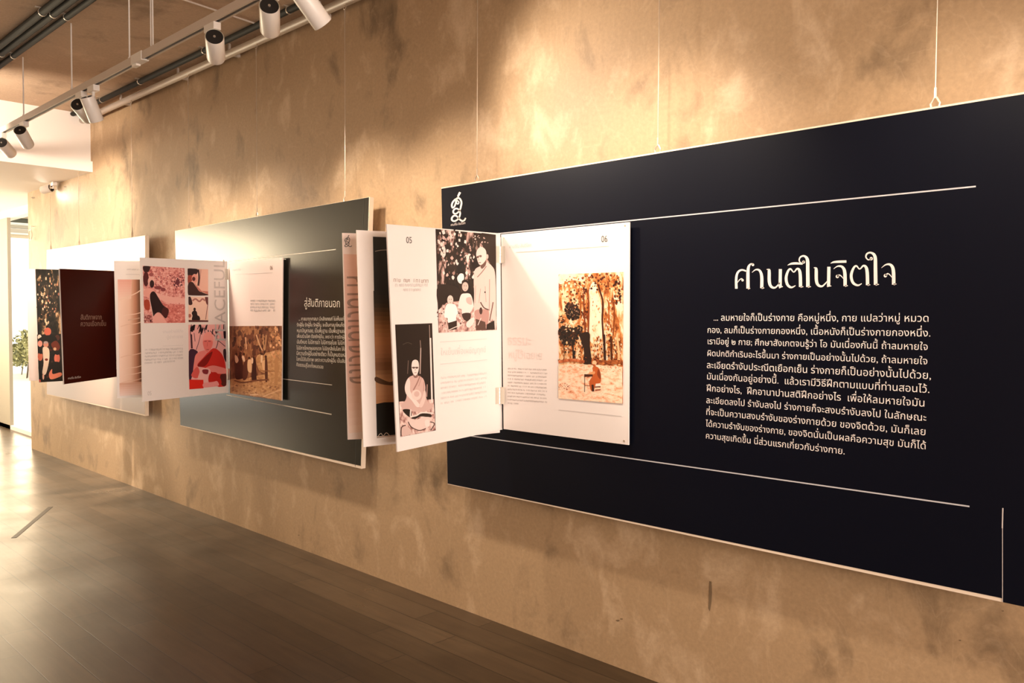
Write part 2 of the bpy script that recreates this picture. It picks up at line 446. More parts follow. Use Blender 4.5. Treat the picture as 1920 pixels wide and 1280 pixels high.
# ================================================================== BEYOND THE OPENING
mb = MB(); mb.box((-40, .45, -.25), (-8, 14, -.05), mat('pale_paving', (.75, .71, .62), .8)); struct(mb.build('ground_outside'), 'pale paving outside')
def shrub(name, label, cx, cy, z0, rx, ry, h, seed, n=900):
    rnd = random.Random(seed); t = thing(name, label, 'shrub', (cx, cy, z0), 'shrubs outside the opening'); base = Vector((cx, cy, z0))
    lm = [mat('leaf_light', (.50, .47, .22), .7), mat('leaf_mid', (.26, .25, .10), .7), mat('leaf_dark', (.10, .10, .04), .7)]
    m = MB()
    for i in range(n):
        th = rnd.uniform(0, 2 * math.pi); ph = math.acos(rnd.uniform(-.6, 1)); r = rnd.uniform(.55, 1)
        p = base + Vector((rx * r * math.sin(ph) * math.cos(th), ry * r * math.sin(ph) * math.sin(th), h * .5 + h * .5 * r * math.cos(ph)))
        a = Vector((rnd.gauss(0, 1), rnd.gauss(0, 1), rnd.gauss(0, 1))).normalized(); b = a.orthogonal().normalized(); s = rnd.uniform(.04, .08)
        m.face([p - a * s, p + b * s * .45, p + a * s, p - b * s * .45], rnd.choice(lm))
    m.build('foliage', t, base)
    m = MB()
    for i in range(5):
        q = base + Vector((rnd.uniform(-.5, .5) * rx, rnd.uniform(-.5, .5) * ry, 0)); m.tube([q, q + Vector((rnd.uniform(-.1, .1), rnd.uniform(-.1, .1), h * .7))], .012, mat('twig', (.12, .08, .05), .8), 6)
    m.build('stem', t, base)
p = at_y((52, 700), 3.2)
shrub('flowering_shrub', 'pale leafy shrub outside, right beside the concrete wall end', p.x + .3, 3.3, -.05, .75, .5, 1.25, 3)
shrub('flowering_shrub', 'pale leafy shrub outside, next to the white column', p.x - 1.0, 3.6, -.05, .75, .5, 1.0, 4)
# pavilion with slatted eave across the yard: bands run across the view
XE = -20.0
t = thing('slatted_awning', 'grey slatted awning seen at the top of the far opening', 'awning', (XE, 1.0, 0))
bz_ = lambda py: at_x((40, py), XE).z
for nm, pa, pb, c, dx in (('fascia', 388, 409, (.30, .25, .18), 0), ('vent_band', 409, 418, (.07, .07, .05), -.04), ('rail', 418, 421, (.75, .7, .6), .03), ('slat', 422, 428, (.36, .32, .25), 0), ('slat', 429, 437, (.42, .37, .30), 0), ('rail', 437, 440, (.75, .7, .6), .03), ('valance', 440, 446, (.50, .42, .30), 0)):
    m = MB(); m.box((XE - .1 + dx, .9, bz_(pb)), (XE + dx, 4.2, bz_(pa)), mat('awning_%02d' % int(pa % 100), c, .7)); m.build(nm, t, Vector((XE, 1.0, 0)))
for y in (1.0, 4.1):
    m = MB(); m.tube([(XE - .05, y, -.05), (XE - .05, y, bz_(446))], .05, M_WHITE); m.build('post', t, Vector((XE, 1.0, 0)))

# ================================================================== DISPLAY BOARDS
YB, TH = -.10, .028
sh_b = Sheet((0, YB), (1, 0))
def board(label, cor, face_mat, ins, step=None, group='hanging display boards'):
    """cor: TL TR BR BL in board coordinates; ins: insets of the printed face (top, right, bottom, left)"""
    bx = (cor[0][0] + cor[1][0]) / 2; base = Vector((bx, YB + TH / 2, min(c[1] for c in cor)))
    t = thing('display_board', label, 'display board', base, group)
    m = MB(); f = [sh_b.w(u, v, 0) for u, v in cor]; k = [p + Vector((0, TH, 0)) for p in f]
    m.hexa([f[3], f[2], k[2], k[3]], [f[0], f[1], k[1], k[0]], M_CORE)
    core = m.build('panel_core', t, base); core['label'] = 'pale edge of the panel'
    TL, TR, BR, BL = [Vector(c) for c in cor]
    it, ir, ib, il = ins
    q = [TL + Vector((il, -it)), TR + Vector((-ir, -it)), BR + Vector((-ir, ib)), BL + Vector((il, ib * .35))]
    if step: q = [q[0], q[1], Vector((BR.x, BR.y)), Vector((step, BR.y)), Vector((step, BR.y + ib)), q[3]]
    m = MB(); m.face([sh_b.w(p.x, p.y, .001) for p in q], face_mat)
    m.build('printed_face', t, base)
    return t, base
uvb = sh_b.uv
# --- right, navy
sT, sB = uvb((1881, 178.6)), uvb((1880, 1129.6))
tR, bR = board('dark navy display board with white lettering, largest in view', [uvb((827.4, 351.5)), (sT[0] + .065, sT[1]), (sB[0] + .065, sB[1] + .002), uvb((839.2, 907.5))], M_NAVY, (.006, 0, .011, .0015), sB[0])
# --- middle, green black
tM, bM = board('glossy greenish-black display board in the middle of the wall', [uvb((328, 432.5)), uvb((692.9, 369)), uvb((677.5, 878.6)), uvb((338.3, 798))], M_GREENBLACK, (.0015, .004, .016, .002))
# --- left, cream
lTR, lBR = uvb((273, 440.7)), uvb((272.4, 779.7))
tL, bL = board('pale cream display board at the far end of the wall', [(lTR[0] - 2.42, 2.125), lTR, lBR, (lBR[0] - 2.44, .667)], M_CREAM, (.002, .006, .012, .002))

def rule(art, a, b, wd, m): art.line([a, b], wd, m, False)
def rules(name, parent, base, sh, segs, m, wd=.0035, lift=.0016):
    mb = MB()
    for a, b in segs:
        (u0, v0), (u1, v1) = sh.uv(a), sh.uv(b); h = wd / 2
        mb.face([sh.w(u0, v0 - h, lift), sh.w(u1, v1 - h, lift), sh.w(u1, v1 + h, lift), sh.w(u0, v0 + h, lift)], m)
    return mb.build(name, parent, base)
rules('rule_line', tR, bR, sh_b, [((916, 439.6), (1830, 349.5))], M_RULE, .0045)
rules('rule_line', tR, bR, sh_b, [((850, 812.3), (1818, 949))], M_RULE, .0045)
rules('edge_fold', tR, bR, sh_b, [], M_GREY)
mb = MB()
for (xa, ya), (xb, yb), wd, mm in (((1880.6, 952), (1879.6, 990), .0016, M_GREY), ((1880, 990), (1880, 1128), .0009, M_GREY)):
    (u0, v0), (u1, v1) = uvb((xa, ya)), uvb((xb, yb)); mb.face([sh_b.w(u0 - wd, v0, .0016), sh_b.w(u1 - wd, v1, .0016), sh_b.w(u1 + wd, v1, .0016), sh_b.w(u0 + wd, v0, .0016)], mm)
bpy.data.objects.remove([o for o in tR.children if o.name.startswith('edge_fold')][0])
mb.build('edge_fold', tR, bR)
rules('rule_line', tM, bM, sh_b, [((428, 490), (630, 467.5))], M_LETTERD, .004)
rules('rule_line', tM, bM, sh_b, [((425, 740), (622, 776.5))], M_LETTERD, .006)
rules('rule_line', tM, bM, sh_b, [((500, 706.3), (623, 721.5))], M_LETTERD, .004)
mb = MB(); (u0, v0), (u1, v1) = uvb((682.5, 373)), uvb((666.5, 874.5))
mb.face([sh_b.w(u0 - .002, v0, .0016), sh_b.w(u1 - .002, v1, .0016), sh_b.w(u1 + .002, v1, .0016), sh_b.w(u0 + .002, v0, .0016)], mat('fold_print', (.016, .017, .014), .3)); mb.build('edge_fold', tM, bM)

# --- emblem of interlaced loops
EMB = [[(530, 165, 62), (500, 220, 62), (462, 300, 52)],
       [(470, 345, 40), (375, 385, 46), (300, 480, 50), (280, 575, 52), (305, 630, 46), (360, 590, 46), (392, 500, 44), (405, 410, 40), (460, 350, 36)],
       [(470, 410, 34), (425, 440, 36), (425, 500, 36), (465, 515, 36), (490, 480, 36), (480, 430, 34)],
       [(420, 350, 40), (480, 335, 48), (540, 385, 52), (570, 480, 54), (555, 580, 52), (530, 680, 48), (480, 755, 46), (400, 812, 48), (335, 790, 50), (325, 725, 50), (370, 668, 46), (430, 655, 44), (490, 690, 46), (530, 770, 48), (522, 860, 48), (490, 935, 48), (430, 1000, 48), (350, 1032, 50), (285, 1000, 52), (285, 930, 52), (340, 872, 48), (410, 872, 46), (470, 925, 46), (530, 990, 48), (600, 1028, 50), (660, 1000, 46), (695, 935, 40)]]
ar = Art(sh_b).view(830, 350, 16)
for s_ in EMB: ar.line(s_, 50, M_LETTER)
ar.build('emblem', tR, bR)
ar = Art(sh_b).view(830, 350, 16)
mb = MB(); text_line(mb, sh_b, 'ศานติใน สันติโลก', ar.uv((250, 1178)), ar.uv((690, 1118)), M_LETTER); mb.build('caption_text', tR, bR)

# --- heading drawn as calligraphic strokes
HEAD = [[(118, 458, 28), (118, 340, 26), (138, 280, 22), (178, 259, 18), (222, 272, 16)], [(242, 456, 36), (241, 300, 34), (247, 232, 28), (268, 198, 16), (295, 196, 14)],
        [(132, 392, 6), (150, 366, 9), (172, 352, 12), (184, 362, 14)], [(284, 286, 4), (325, 256, 14), (366, 268, 24), (387, 330, 33), (387, 452, 34)], [(387, 450, 22), (414, 450, 6)], [(242, 456, 22), (266, 455, 6)],
        [(438, 254, 6), (460, 256, 18), (466, 275, 32), (467, 380, 34), (486, 434, 28), (530, 446, 18), (582, 392, 10)], [(584, 250, 33), (582, 440, 34)], [(570, 450, 10), (610, 434, 8)],
        [(745, 424, 8), (700, 444, 20), (660, 415, 28), (645, 345, 30), (664, 275, 24), (692, 248, 18), (726, 282, 12), (764, 246, 20), (792, 285, 32), (798, 440, 35)], [(798, 438, 20), (828, 437, 6)],
        [(660, 210, 4), (700, 194, 20), (760, 190, 24), (820, 198, 12)], [(838, 168, 12), (806, 186, 10), (784, 160, 14), (796, 124, 16), (836, 112, 20), (870, 150, 34), (874, 260, 37), (876, 440, 38)], [(876, 438, 22), (908, 436, 6)],
        [(938, 236, 6), (958, 240, 20), (964, 262, 33), (966, 370, 34), (986, 420, 28), (1030, 430, 18), (1082, 378, 10)], [(1098, 226, 34), (1095, 428, 34)], [(1078, 436, 10), (1124, 428, 8)],
        [(1148, 248, 4), (1192, 220, 14), (1240, 228, 26), (1266, 285, 35), (1270, 430, 36)], [(1270, 428, 22), (1298, 426, 6)], [(1186, 330, 20), (1208, 313, 12), (1230, 326, 10), (1252, 352, 6)], [(1116, 190, 4), (1152, 176, 20), (1215, 172, 26), (1284, 170, 26)],
        [(1446, 404, 8), (1402, 422, 20), (1352, 392, 28), (1334, 320, 30), (1356, 246, 24), (1388, 216, 18), (1424, 250, 12), (1466, 214, 20), (1500, 256, 34), (1508, 420, 36)], [(1508, 418, 22), (1536, 416, 6)],
        [(1552, 138, 12), (1516, 152, 12), (1490, 122, 16), (1504, 86, 18), (1546, 78, 20), (1586, 118, 34), (1591, 250, 38), (1593, 418, 39)], [(1593, 416, 22), (1628, 412, 6)],
        [(1654, 238, 4), (1702, 203, 14), (1752, 206, 26), (1780, 262, 36), (1784, 415, 37)], [(1784, 412, 22), (1814, 408, 6)], [(1698, 320, 20), (1720, 298, 12), (1744, 312, 10), (1768, 342, 6)]]
ar = Art(sh_b).view(1360, 460, 5.647)
for s_ in HEAD: ar.line(s_, 20, M_LETTER); ar.k -= 1
for x, y, r in ((294, 205, 14), (184, 368, 13), (830, 176, 16), (1188, 328, 18), (1546, 140, 18), (1696, 320, 18)): ar.ell(x, y, r, r, M_LETTER); ar.k -= 1
ar.build('heading_text', tR, bR)
PAR = ["... ลมหายใจก็เป็นร่างกาย คือหมู่หนึ่ง, กาย แปลว่าหมู่ หมวด", "กอง, ลมก็เป็นร่างกายกองหนึ่ง, เนื้อหนังก็เป็นร่างกายกองหนึ่ง.", "เรามีอยู่ ๒ กาย; ศึกษาสังเกตจนรู้ว่า โอ มันเนื่องกันนี้ ถ้าลมหายใจ",
       "ผิดปกติกำเริบอะไรขึ้นมา ร่างกายเป็นอย่างนั้นไปด้วย, ถ้าลมหายใจ", "ละเอียดรำงับประณีตเยือกเย็น ร่างกายก็เป็นอย่างนั้นไปด้วย,", "มันเนื่องกันอยู่อย่างนี้.  แล้วเรามีวิธีฝึกตามแบบที่ท่านสอนไว้.",
       "ฝึกอย่างไร,  ฝึกอานาปานสติฝึกอย่างไร  เพื่อให้ลมหายใจมัน", "ละเอียดลงไป รำงับลงไป ร่างกายก็จะสงบรำงับลงไป ในลักษณะ", "ที่จะเป็นความสงบรำงับของร่างกายด้วย ของจิตด้วย, มันก็เลย", "ได้ความรำงับของร่างกาย, ของจิตนั่นเป็นผลคือความสุข มันก็ได้", "ความสุขเกิดขึ้น นี่ส่วนแรกเกี่ยวกับร่างกาย."]
P0 = [168, 134, 134, 133, 131, 131, 130, 128, 127, 127, 125]; P1 = [1347, 1355, 1341, 1339, 1358, 1350, 1325, 1332, 1330, 1331, 887]
Y0 = [470, 537, 598, 663, 729, 790, 855, 920, 984, 1048, 1112]; Y1 = [472, 552, 626, 704, 784, 860, 934, 1013, 1090, 1166, 1195]
ar = Art(sh_b).view(1280, 440, 2.9096)
mb = MB()
for i, s_ in enumerate(PAR):
    a, b = ar.uv((P0[i], Y0[i])), ar.uv((P1[i], Y1[i])); v = (a[1] + b[1]) / 2
    text_line(mb, sh_b, s_, (a[0], v + (a[1] - v) * .5), (b[0], v + (b[1] - v) * .5), M_LETTER, hscale=1.0)
mb.build('paragraph_text', tR, bR)
# --- middle board text
mb = MB(); text_line(mb, sh_b, 'สู่สันติภายนอก', uvb((570.5, 574.5)), uvb((638.5, 576)), M_LETTERD); mb.build('heading_text', tM, bM)
ML = ["... ศาสนาทุกศาสนา มีหลักเกณฑ์ ไม่เห็นแก่ตัว", "รักผู้อื่น รักผู้อื่น รักผู้อื่น, จะเป็นศาสนาไหนก็ตาม", "หมดปัญหาเลย, เป็นพื้นฐาน เป็นพื้นฐานของ", "เพื่อนร่วมโลก ต้องรักผู้อื่น, เพราะว่า การรักผู้อื่น", "มันดีหมด ไม่มีการฆ่า ไม่มีการขโมย ไม่มีการ", "ไม่มีการโกหกหลอกลวง ไม่มีทุกสิ่งในโลก ให้ทำ",
      "มีความรักผู้อื่นอย่างเดียว ก็เป็นหมดแหละ", "โลกนี้มีสันติภาพ เพราะความรักผู้อื่น เป็นสันติ", "ศีลธรรมสู่โลกทั้งหมดเลย"]
mb = MB()
for i, s_ in enumerate(ML):
    y0 = 530 + (452, 522, 592, 658, 728, 800, 866, 934, 1000)[i] / 6.4; y1 = 530 + (452, 527, 602, 672, 745, 818, 890, 962, 1030)[i] / 6.4
    x0 = 545 + (98, 76, 76, 76, 76, 74, 72, 72, 70)[i] / 6.4; x1 = 652 if i < 8 else 607
    text_line(mb, sh_b, s_, uvb((x0, y0)), uvb((x1, y1 if i == 8 else y1)), M_LETTERD)
mb.build('paragraph_text', tM, bM)

# ================================================================== BOOKLETS of hinged card pages
TP = .006
class Booklet:
    def __init__(s, label, loc, group='hinged booklets on the boards'):
        s.base = Vector(loc); s.t = thing('hinged_booklet', label, 'booklet', s.base, group)
    def page(s, name, sh, cor, m, label=None):
        """cor: TL TR BR BL on the sheet (front face); thickness goes backwards"""
        mb = MB(); f = [sh.w(u, v, 0) for u, v in cor]; k = [p - sh.n * TP for p in f]
        mb.hexa([f[3], f[2], k[2], k[3]], [f[0], f[1], k[1], k[0]], m)
        o = mb.build(name, s.t, s.base)
        if label: o['label'] = label
        return o
    def hinge(s, p, z0, z1, d1, d2):
        mb = MB(); n = 5
        for i in range(n):
            a = z0 + (z1 - z0) * i / n; b = z0 + (z1 - z0) * (i + .88) / n
            mb.tube([(p.x, p.y, a), (p.x, p.y, b)], .0075, M_ALU, 10)
        for d in (d1, d2):
            d = Vector((d[0], d[1], 0)).normalized(); nn = Vector((-d.y, d.x, 0)) * .0015; q = Vector((p.x, p.y, 0)); e = q + d * .03
            lo = [q + nn, q - nn, e - nn, e + nn]
            mb.hexa([v + Vector((0, 0, z0)) for v in lo], [v + Vector((0, 0, z1)) for v in lo], M_ALU)
        mb.box((p.x - .004, p.y, z0), (p.x + .012, YB - .0016, z1), M_ALU)
        mb.build('hinge', s.t, s.base)
def leaf_sheet(E, H):
    """E = free edge, H = spine, in plan"""
    return Sheet(E, (H[0] - E[0], H[1] - E[1]))
def leaf_cor(sh, E, H, tl, bl, tr=None, br=None, z=(1.85, .957)):
    L = math.dist(E, H)
    return [sh.uv(tl), sh.uv(tr) if tr else (L, z[0]), sh.uv(br) if br else (L, z[1]), sh.uv(bl)]
YP = -.126
sh_p = Sheet((0, YP), (1, 0))
def studs(bk, sh, pxs):
    for p in pxs:
        u, v = sh.uv(p); mb = MB(); mb.tube([sh.w(u, v, -.0235), sh.w(u, v, .002)], .004, M_STEEL, 8); mb.build('stud', bk.t, bk.base)

# ---------------- right booklet
HR = (-2.632, -.135)
bk = Booklet('open white card booklet hinged on the navy board, with pages 05 and 06', (HR[0], HR[1], .95))
p6 = bk.page('page', sh_p, [sh_p.uv(q) for q in ((939.5, 439.5), (1180.2, 416.2), (1178.4, 834), (944.2, 804))], M_PAGE, 'page numbered 06 lying flat on the board')
studs(bk, sh_p, [(1172, 423), (1170.5, 826.5), (945, 446.5)])
rules('rule_line', p6, bk.base, sh_p, [((968, 473), (1142, 461))], M_GREY, .0018)
rules('rule_line', p6, bk.base, sh_p, [((1048, 768), (1166, 780))], M_GREY, .0022)
mb = MB(); text_line(mb, sh_p, '06', sh_p.uv((1127.5, 454)), sh_p.uv((1139.5, 453)), M_DARKT, size=.038); mb.build('page_number', p6, bk.base)
mb = MB(); text_line(mb, sh_p, 'ศานติใน สันติโลก', sh_p.uv((955, 465.5)), sh_p.uv((997, 462)), M_GREY); mb.build('running_title', p6, bk.base)
mb = MB(); text_line(mb, sh_p, 'ธรรมะ', sh_p.uv((951, 646)), sh_p.uv((997, 647)), M_PINKT); text_line(mb, sh_p, 'หมู่ไว้เฉยเย', sh_p.uv((953, 671)), sh_p.uv((1018, 673)), M_PINKT); mb.build('heading_text', p6, bk.base)
ar = Art(sh_p).view(930, 610, 5.335)
for i in range(11):
    y = 437 + i * 34.5; scribble(ar, (120, y), ((515 if i < 10 else 225), y + (14 + i * 1.2) * (1 if i < 10 else .3)), 13, M_GREY, 20 + i)
ar.build('paragraph_text', p6, bk.base)
# printed photograph: figure reading at a desk in a forest clearing
F1 = mottle('print_forest', ['4a1f0c', '9c4d1f', 'd98a4c', 'f6cf9f', 'fde9cd'], 34, (1, 1, .5), .30, .62)
G1 = mottle('print_clearing', ['b9613a', 'ee9f76', 'f8c19c', 'fcd9b9', 'fde3c8'], 42, (1, 1, 2), .25, .6)
D1 = mottle('print_dark_crown', ['1c1712', '2c2018', '3a281c', 'd98a5c'], 60, (1, 1, 1), .45, .74)
ar = Art(sh_p)
ar.quad([(1047.8, 514.3), (1169.3, 509.8), (1168.1, 756.4), (1048, 746.6)], F1)
ar.view(1040, 500, 9.143)
ar.poly([(80, 140), (460, 130), (480, 250), (300, 230), (90, 300)], mottle('print_sky', ['f3b984', 'fbdcb8', 'fde8d0'], 40, (1, 1, 1), .3, .6))
ar.poly([(640, 280), (720, 270), (740, 430), (800, 600), (810, 900), (800, 1275), (610, 1275), (600, 800), (620, 560), (590, 430)], mottle('print_gap', ['e7a56c', 'fbdcb4', 'fee8cb'], 50, (1, 1, .6), .25, .5))
ar.poly([(1010, 400), (1060, 520), (1160, 620), (1165, 760), (1060, 700), (1020, 560)], MATS['print_gap'])
FC = ('4a1f0c', '7a3514', '9c4d1f', 'c87436', 'e39a5c', 'f4c48e', 'fbe0bf'); DK = ('1c1712', '261c15', '33241a', '2c2018', '4a2818')
ar.scatter(330, 420, 240, 260, 130, 26, FC, 3, 1.3); ar.scatter(800, 250, 360, 150, 120, 28, FC[:5], 4); ar.scatter(1080, 450, 90, 200, 60, 26, ('2c1810', '4a1f0c', '7a3514', 'c87436', 'f4c48e'), 5, 1.4); ar.scatter(520, 760, 60, 480, 110, 20, FC[:5], 6, 2.2); ar.scatter(960, 900, 110, 380, 120, 20, FC[1:], 7, 2.0); ar.scatter(700, 750, 90, 450, 50, 16, ('e7a56c', 'fbdcb4', 'fee8cb', 'd98a4c'), 8, 1.6)
ar.scatter(310, 760, 125, 155, 130, 34, DK, 9); ar.scatter(310, 740, 110, 120, 22, 9, ('d9a088', 'f0c8a8', '8a5038'), 10); ar.scatter(230, 1130, 165, 120, 120, 36, DK, 11); ar.scatter(420, 1090, 60, 90, 50, 28, DK, 12); ar.scatter(260, 980, 150, 60, 30, 24, ('f4c48e', 'fbe0bf', 'e39a5c'), 13); ar.scatter(120, 900, 60, 60, 30, 22, ('33241a', '7a3514', 'f4c48e'), 14)
for pts, w_, c in (([(750, 300), (785, 420), (835, 620), (822, 900), (850, 1290)], 28, '4a1d0c'), ([(565, 400), (592, 700), (575, 1280)], 26, '8a4018'), ([(500, 480), (520, 900), (530, 1280)], 24, '7a3818'), ([(1000, 560), (1030, 800), (1000, 1280)], 22, '8a4218'), ([(440, 500), (460, 880)], 18, 'a0561f'), ([(900, 560), (930, 640), (940, 1000)], 18, 'a8541f')): ar.line(pts, w_, c)
ar.view(1040, 630, 9.143)
ar.poly([(440, -40), (600, -60), (610, 150), (640, 440), (600, 480), (500, 470), (510, 280), (480, 150), (450, 60)], '2c1c14')
ar.scatter(250, 40, 150, 130, 110, 30, DK, 15); ar.scatter(240, 230, 150, 120, 60, 20, ('33241a', '7a3514', 'c87436', 'f4c48e'), 16, 1.4); ar.line([(325, 60), (335, 220), (342, 385)], 52, '261c15'); ar.scatter(420, 230, 80, 170, 50, 18, ('33241a', 'c87436', 'f4c48e', 'fbe0bf'), 17, 1.8); ar.scatter(740, 200, 110, 200, 110, 18, FC, 18, 1.8); ar.scatter(1020, 200, 140, 200, 130, 18, FC, 19, 1.8)
ar.line([(855, -30), (865, 250), (872, 490)], 40, '331a10'); ar.line([(975, 0), (985, 400)], 34, '4a2410'); ar.line([(1075, -20), (1105, 250), (1118, 500)], 38, 'f0b886')
ar.line([(170, 150), (172, 400)], 10, '4a2410'); ar.scatter(620, 400, 560, 50, 90, 18, ('2c1810', '4a1f0c', '7a3514', 'c8683a'), 20, .7)
ar.line([(640, 440), (900, 450), (1168, 440)], 70, mottle('print_brush', ['3a1c10', '8a4420', 'd07a40'], 50)); ar.line([(75, 440), (300, 410), (520, 440)], 50, mottle('print_brush2', ['7a3418', 'c8683a', 'e8a070'], 50))
ar.quad([(73, 505), (300, 470), (650, 492), (900, 500), (1170, 525), (1170, 1155), (75, 1066)], G1)
ar.scatter(170, 870, 100, 70, 50, 10, ('8a3a22', 'c86a48', 'a84a30', 'f8c8a8'), 21); ar.scatter(620, 850, 540, 230, 120, 9, ('d98a66', 'f0a880', 'c87050', 'fde3c8'), 22, .6); ar.scatter(600, 540, 520, 40, 60, 12, ('e08a5c', 'f0a880', 'c8683a'), 23, .6); ar.scatter(1000, 560, 150, 60, 40, 12, ('c05028', 'e08050', 'f8c8a0'), 24, .8)
ar.poly([(660, 540), (700, 515), (765, 545), (800, 650), (800, 790), (720, 820), (690, 900), (640, 940), (605, 830), (610, 760), (650, 690), (590, 645), (660, 615)], 'c05c2a')
ar.poly([(760, 560), (800, 650), (795, 740), (740, 660)], '8a3c18'); ar.poly([(590, 640), (690, 600), (700, 640), (640, 660)], 'e09a66')
ar.ell(692, 458, 38, 42, 'f2b68c'); ar.poly([(665, 480), (705, 490), (715, 520), (680, 525)], 'b05a30')
ar.quad([(518, 650), (664, 655), (664, 690), (518, 698)], '4a2414'); ar.line([(526, 660), (524, 955)], 11, '5a2c18', False); ar.line([(520, 848), (620, 848)], 9, '6a3018', False)
ar.line([(660, 830), (672, 945)], 38, '3a1a10', False); ar.quad([(715, 812), (800, 808), (795, 850), (712, 858)], 'fde8d8'); ar.line([(700, 870), (798, 866)], 16, '6a2c18', False); ar.line([(705, 925), (800, 915)], 20, '9a4828', False)
ar.build('printed_photo', p6, bk.base)
# page 05 standing out from the wall
E5 = (-2.553, -.815); s5 = leaf_sheet(E5, HR)
p5 = bk.page('page', s5, leaf_cor(s5, E5, HR, (725, 420), (745, 847), (938, 437.4), (942, 805)), M_PAGE, 'page numbered 05 standing out from the board')
mb = MB(); text_line(mb, s5, '05', s5.uv((761, 455.5)), s5.uv((772.5, 456)), M_DARKT, size=.036); mb.build('page_number', p5, bk.base)
ar = Art(s5)
scribble(ar, (738, 528), (806, 530), 5.5, M_BROWNT, 1, .13); scribble(ar, (741, 537.5), (805, 537), 5, M_GREY, 2, .16); scribble(ar, (756, 546), (790, 545.5), 4.5, M_GREY, 3, .16)
ar.build('quotation_text', p5, bk.base)
rules('rule_line', p5, bk.base, s5, [((824.5, 641), (912, 635))], M_FAINT, .003)
rules('rule_line', p5, bk.base, s5, [((825, 682.5), (913, 674))], M_FAINT, .003)
mb = MB(); text_line(mb, s5, 'ใหเย็นเพื่อเผชิญทุกข์', s5.uv((826, 666)), s5.uv((911, 660)), M_FAINT); mb.build('heading_text', p5, bk.base)
ar = Art(s5).view(720, 680, 7.113)
for i in range(6): scribble(ar, (755, 215 + i * 68), (1370, 150 + i * 61), 24, M_FAINT, 40 + i, .2)
ar.build('paragraph_text', p5, bk.base)
# photo: robed man and two boys in a garden
GD = mottle('print_garden', ['1d150f', '2c2018', '352519', 'c9a297', 'f3ddd5'], 22, (1, 1, .55), .40, .70)
GR = mottle('print_leaf_litter', ['5a3a32', 'b08078', 'e0bdb2', 'f4ddd4'], 40, (1, 1, 1), .3, .65)
ar = Art(s5); ar.quad([(816.3, 429.2), (929.3, 439.8), (931, 618.3), (822, 623.7)], GD)
ar.view(820, 440, 6.733)
ar.quad([(560, -55), (735, 0), (740, 420), (640, 330), (560, 120), (470, 60)], '33251c')
LT = ('f0d8ce', 'd9b4aa', 'f6e2da', 'b08a80', '6e4e44'); ar.scatter(220, 250, 210, 330, 120, 20, LT + ('2c2018', '33251c', '241a13'), 31, 1.5); ar.scatter(60, 120, 60, 180, 30, 24, LT, 32, 1.5); ar.scatter(400, 380, 70, 240, 50, 16, LT + ('33251c', '241a13'), 33, 1.6); ar.poly([(8, 640), (240, 660), (300, 800), (100, 860), (12, 900)], '2c2018')
ar.quad([(10, 950), (110, 860), (300, 830), (470, 900), (742, 1060), (744, 1200), (14, 1236)], GR)
ar.scatter(200, 1020, 210, 170, 110, 15, ('5a3a32', 'b08078', 'e0bdb2', 'f4ddd4', '8a5a52'), 34); ar.scatter(560, 1130, 170, 70, 60, 14, ('5a3a32', 'b08078', 'e0bdb2', '8a5a52'), 35); ar.poly([(620, 350), (680, 390), (722, 470), (735, 700), (738, 1000), (735, 1185), (715, 1160), (690, 1060), (650, 1090), (625, 1130), (480, 1050), (458, 960), (460, 740), (455, 560), (472, 440), (540, 395)], 'e4c8be')
ar.poly([(470, 960), (560, 940), (645, 960), (630, 1130), (560, 1090), (480, 1050)], 'bd9086'); ar.quad([(482, 1060), (600, 1100), (612, 1202), (482, 1206)], '5a4036'); ar.quad([(620, 1130), (715, 1080), (722, 1197), (612, 1202)], '2c2018')
for pts, w_, c in (([(615, 395), (560, 470), (500, 535)], 12, '9a786e'), ([(540, 850), (585, 920), (655, 950)], 14, '5a4036'), ([(655, 560), (652, 900), (640, 960)], 9, 'b5958b'), ([(700, 850), (680, 960), (655, 1085)], 14, '7a5a50'), ([(540, 680), (520, 860)], 7, 'c0a096'), ([(600, 650), (610, 850)], 7, 'c0a096'), ([(480, 640), (470, 860)], 7, 'c0a096')): ar.line(pts, w_, c)
ar.ell(597, 725, 9, 11, '3a2a24'); ar.ell(545, 960, 20, 45, '4a342c')
ar.poly([(545, 350), (608, 330), (604, 385), (560, 430), (540, 400)], '6e5046'); ar.poly([(550, 152), (600, 185), (615, 250), (605, 320), (555, 378), (520, 370), (495, 300), (485, 240), (505, 180)], 'ecd5cb'); ar.ell(626, 275, 14, 30, 'd8b8ac')
ar.line([(484, 285), (520, 268), (552, 262)], 9, '33251c'); ar.ell(505, 282, 16, 14, '6e5046'); ar.ell(540, 270, 16, 14, '7e6056'); ar.line([(516, 352), (545, 350)], 9, '7a5850'); ar.line([(522, 300), (512, 330)], 8, 'b89488')
ar.poly([(285, 490), (325, 500), (330, 560), (300, 615), (262, 600), (245, 540)], 'fff1eb')
ar.ell(346, 598, 44, 32, '2c2018'); ar.ell(346, 655, 40, 58, 'd9bcb0'); ar.poly([(345, 740), (290, 765), (258, 915), (300, 940), (310, 1000), (390, 1000), (440, 930), (452, 880), (415, 755)], 'f2dfd8'); ar.poly([(360, 800), (420, 790), (430, 880), (370, 860)], 'd8b4ac')
ar.poly([(305, 1000), (410, 990), (405, 1075), (345, 1090)], '3c2c24'); ar.line([(285, 960), (310, 1060), (350, 1090)], 14, 'd0aca0'); ar.poly([(370, 1100), (450, 1040), (460, 1100), (400, 1170), (360, 1150)], 'f0dcd4')
ar.line([(330, 645), (340, 642)], 8, '4a342c'); ar.line([(355, 645), (366, 645)], 8, '4a342c'); ar.line([(340, 690), (356, 690)], 6, '7a5850')
ar.ell(158, 768, 42, 34, '2c2018'); ar.ell(157, 822, 38, 58, 'e6cdc2'); ar.line([(140, 815), (150, 813)], 8, '4a342c'); ar.line([(165, 814), (176, 815)], 8, '4a342c'); ar.line([(150, 855), (166, 855)], 6, '8a6860')
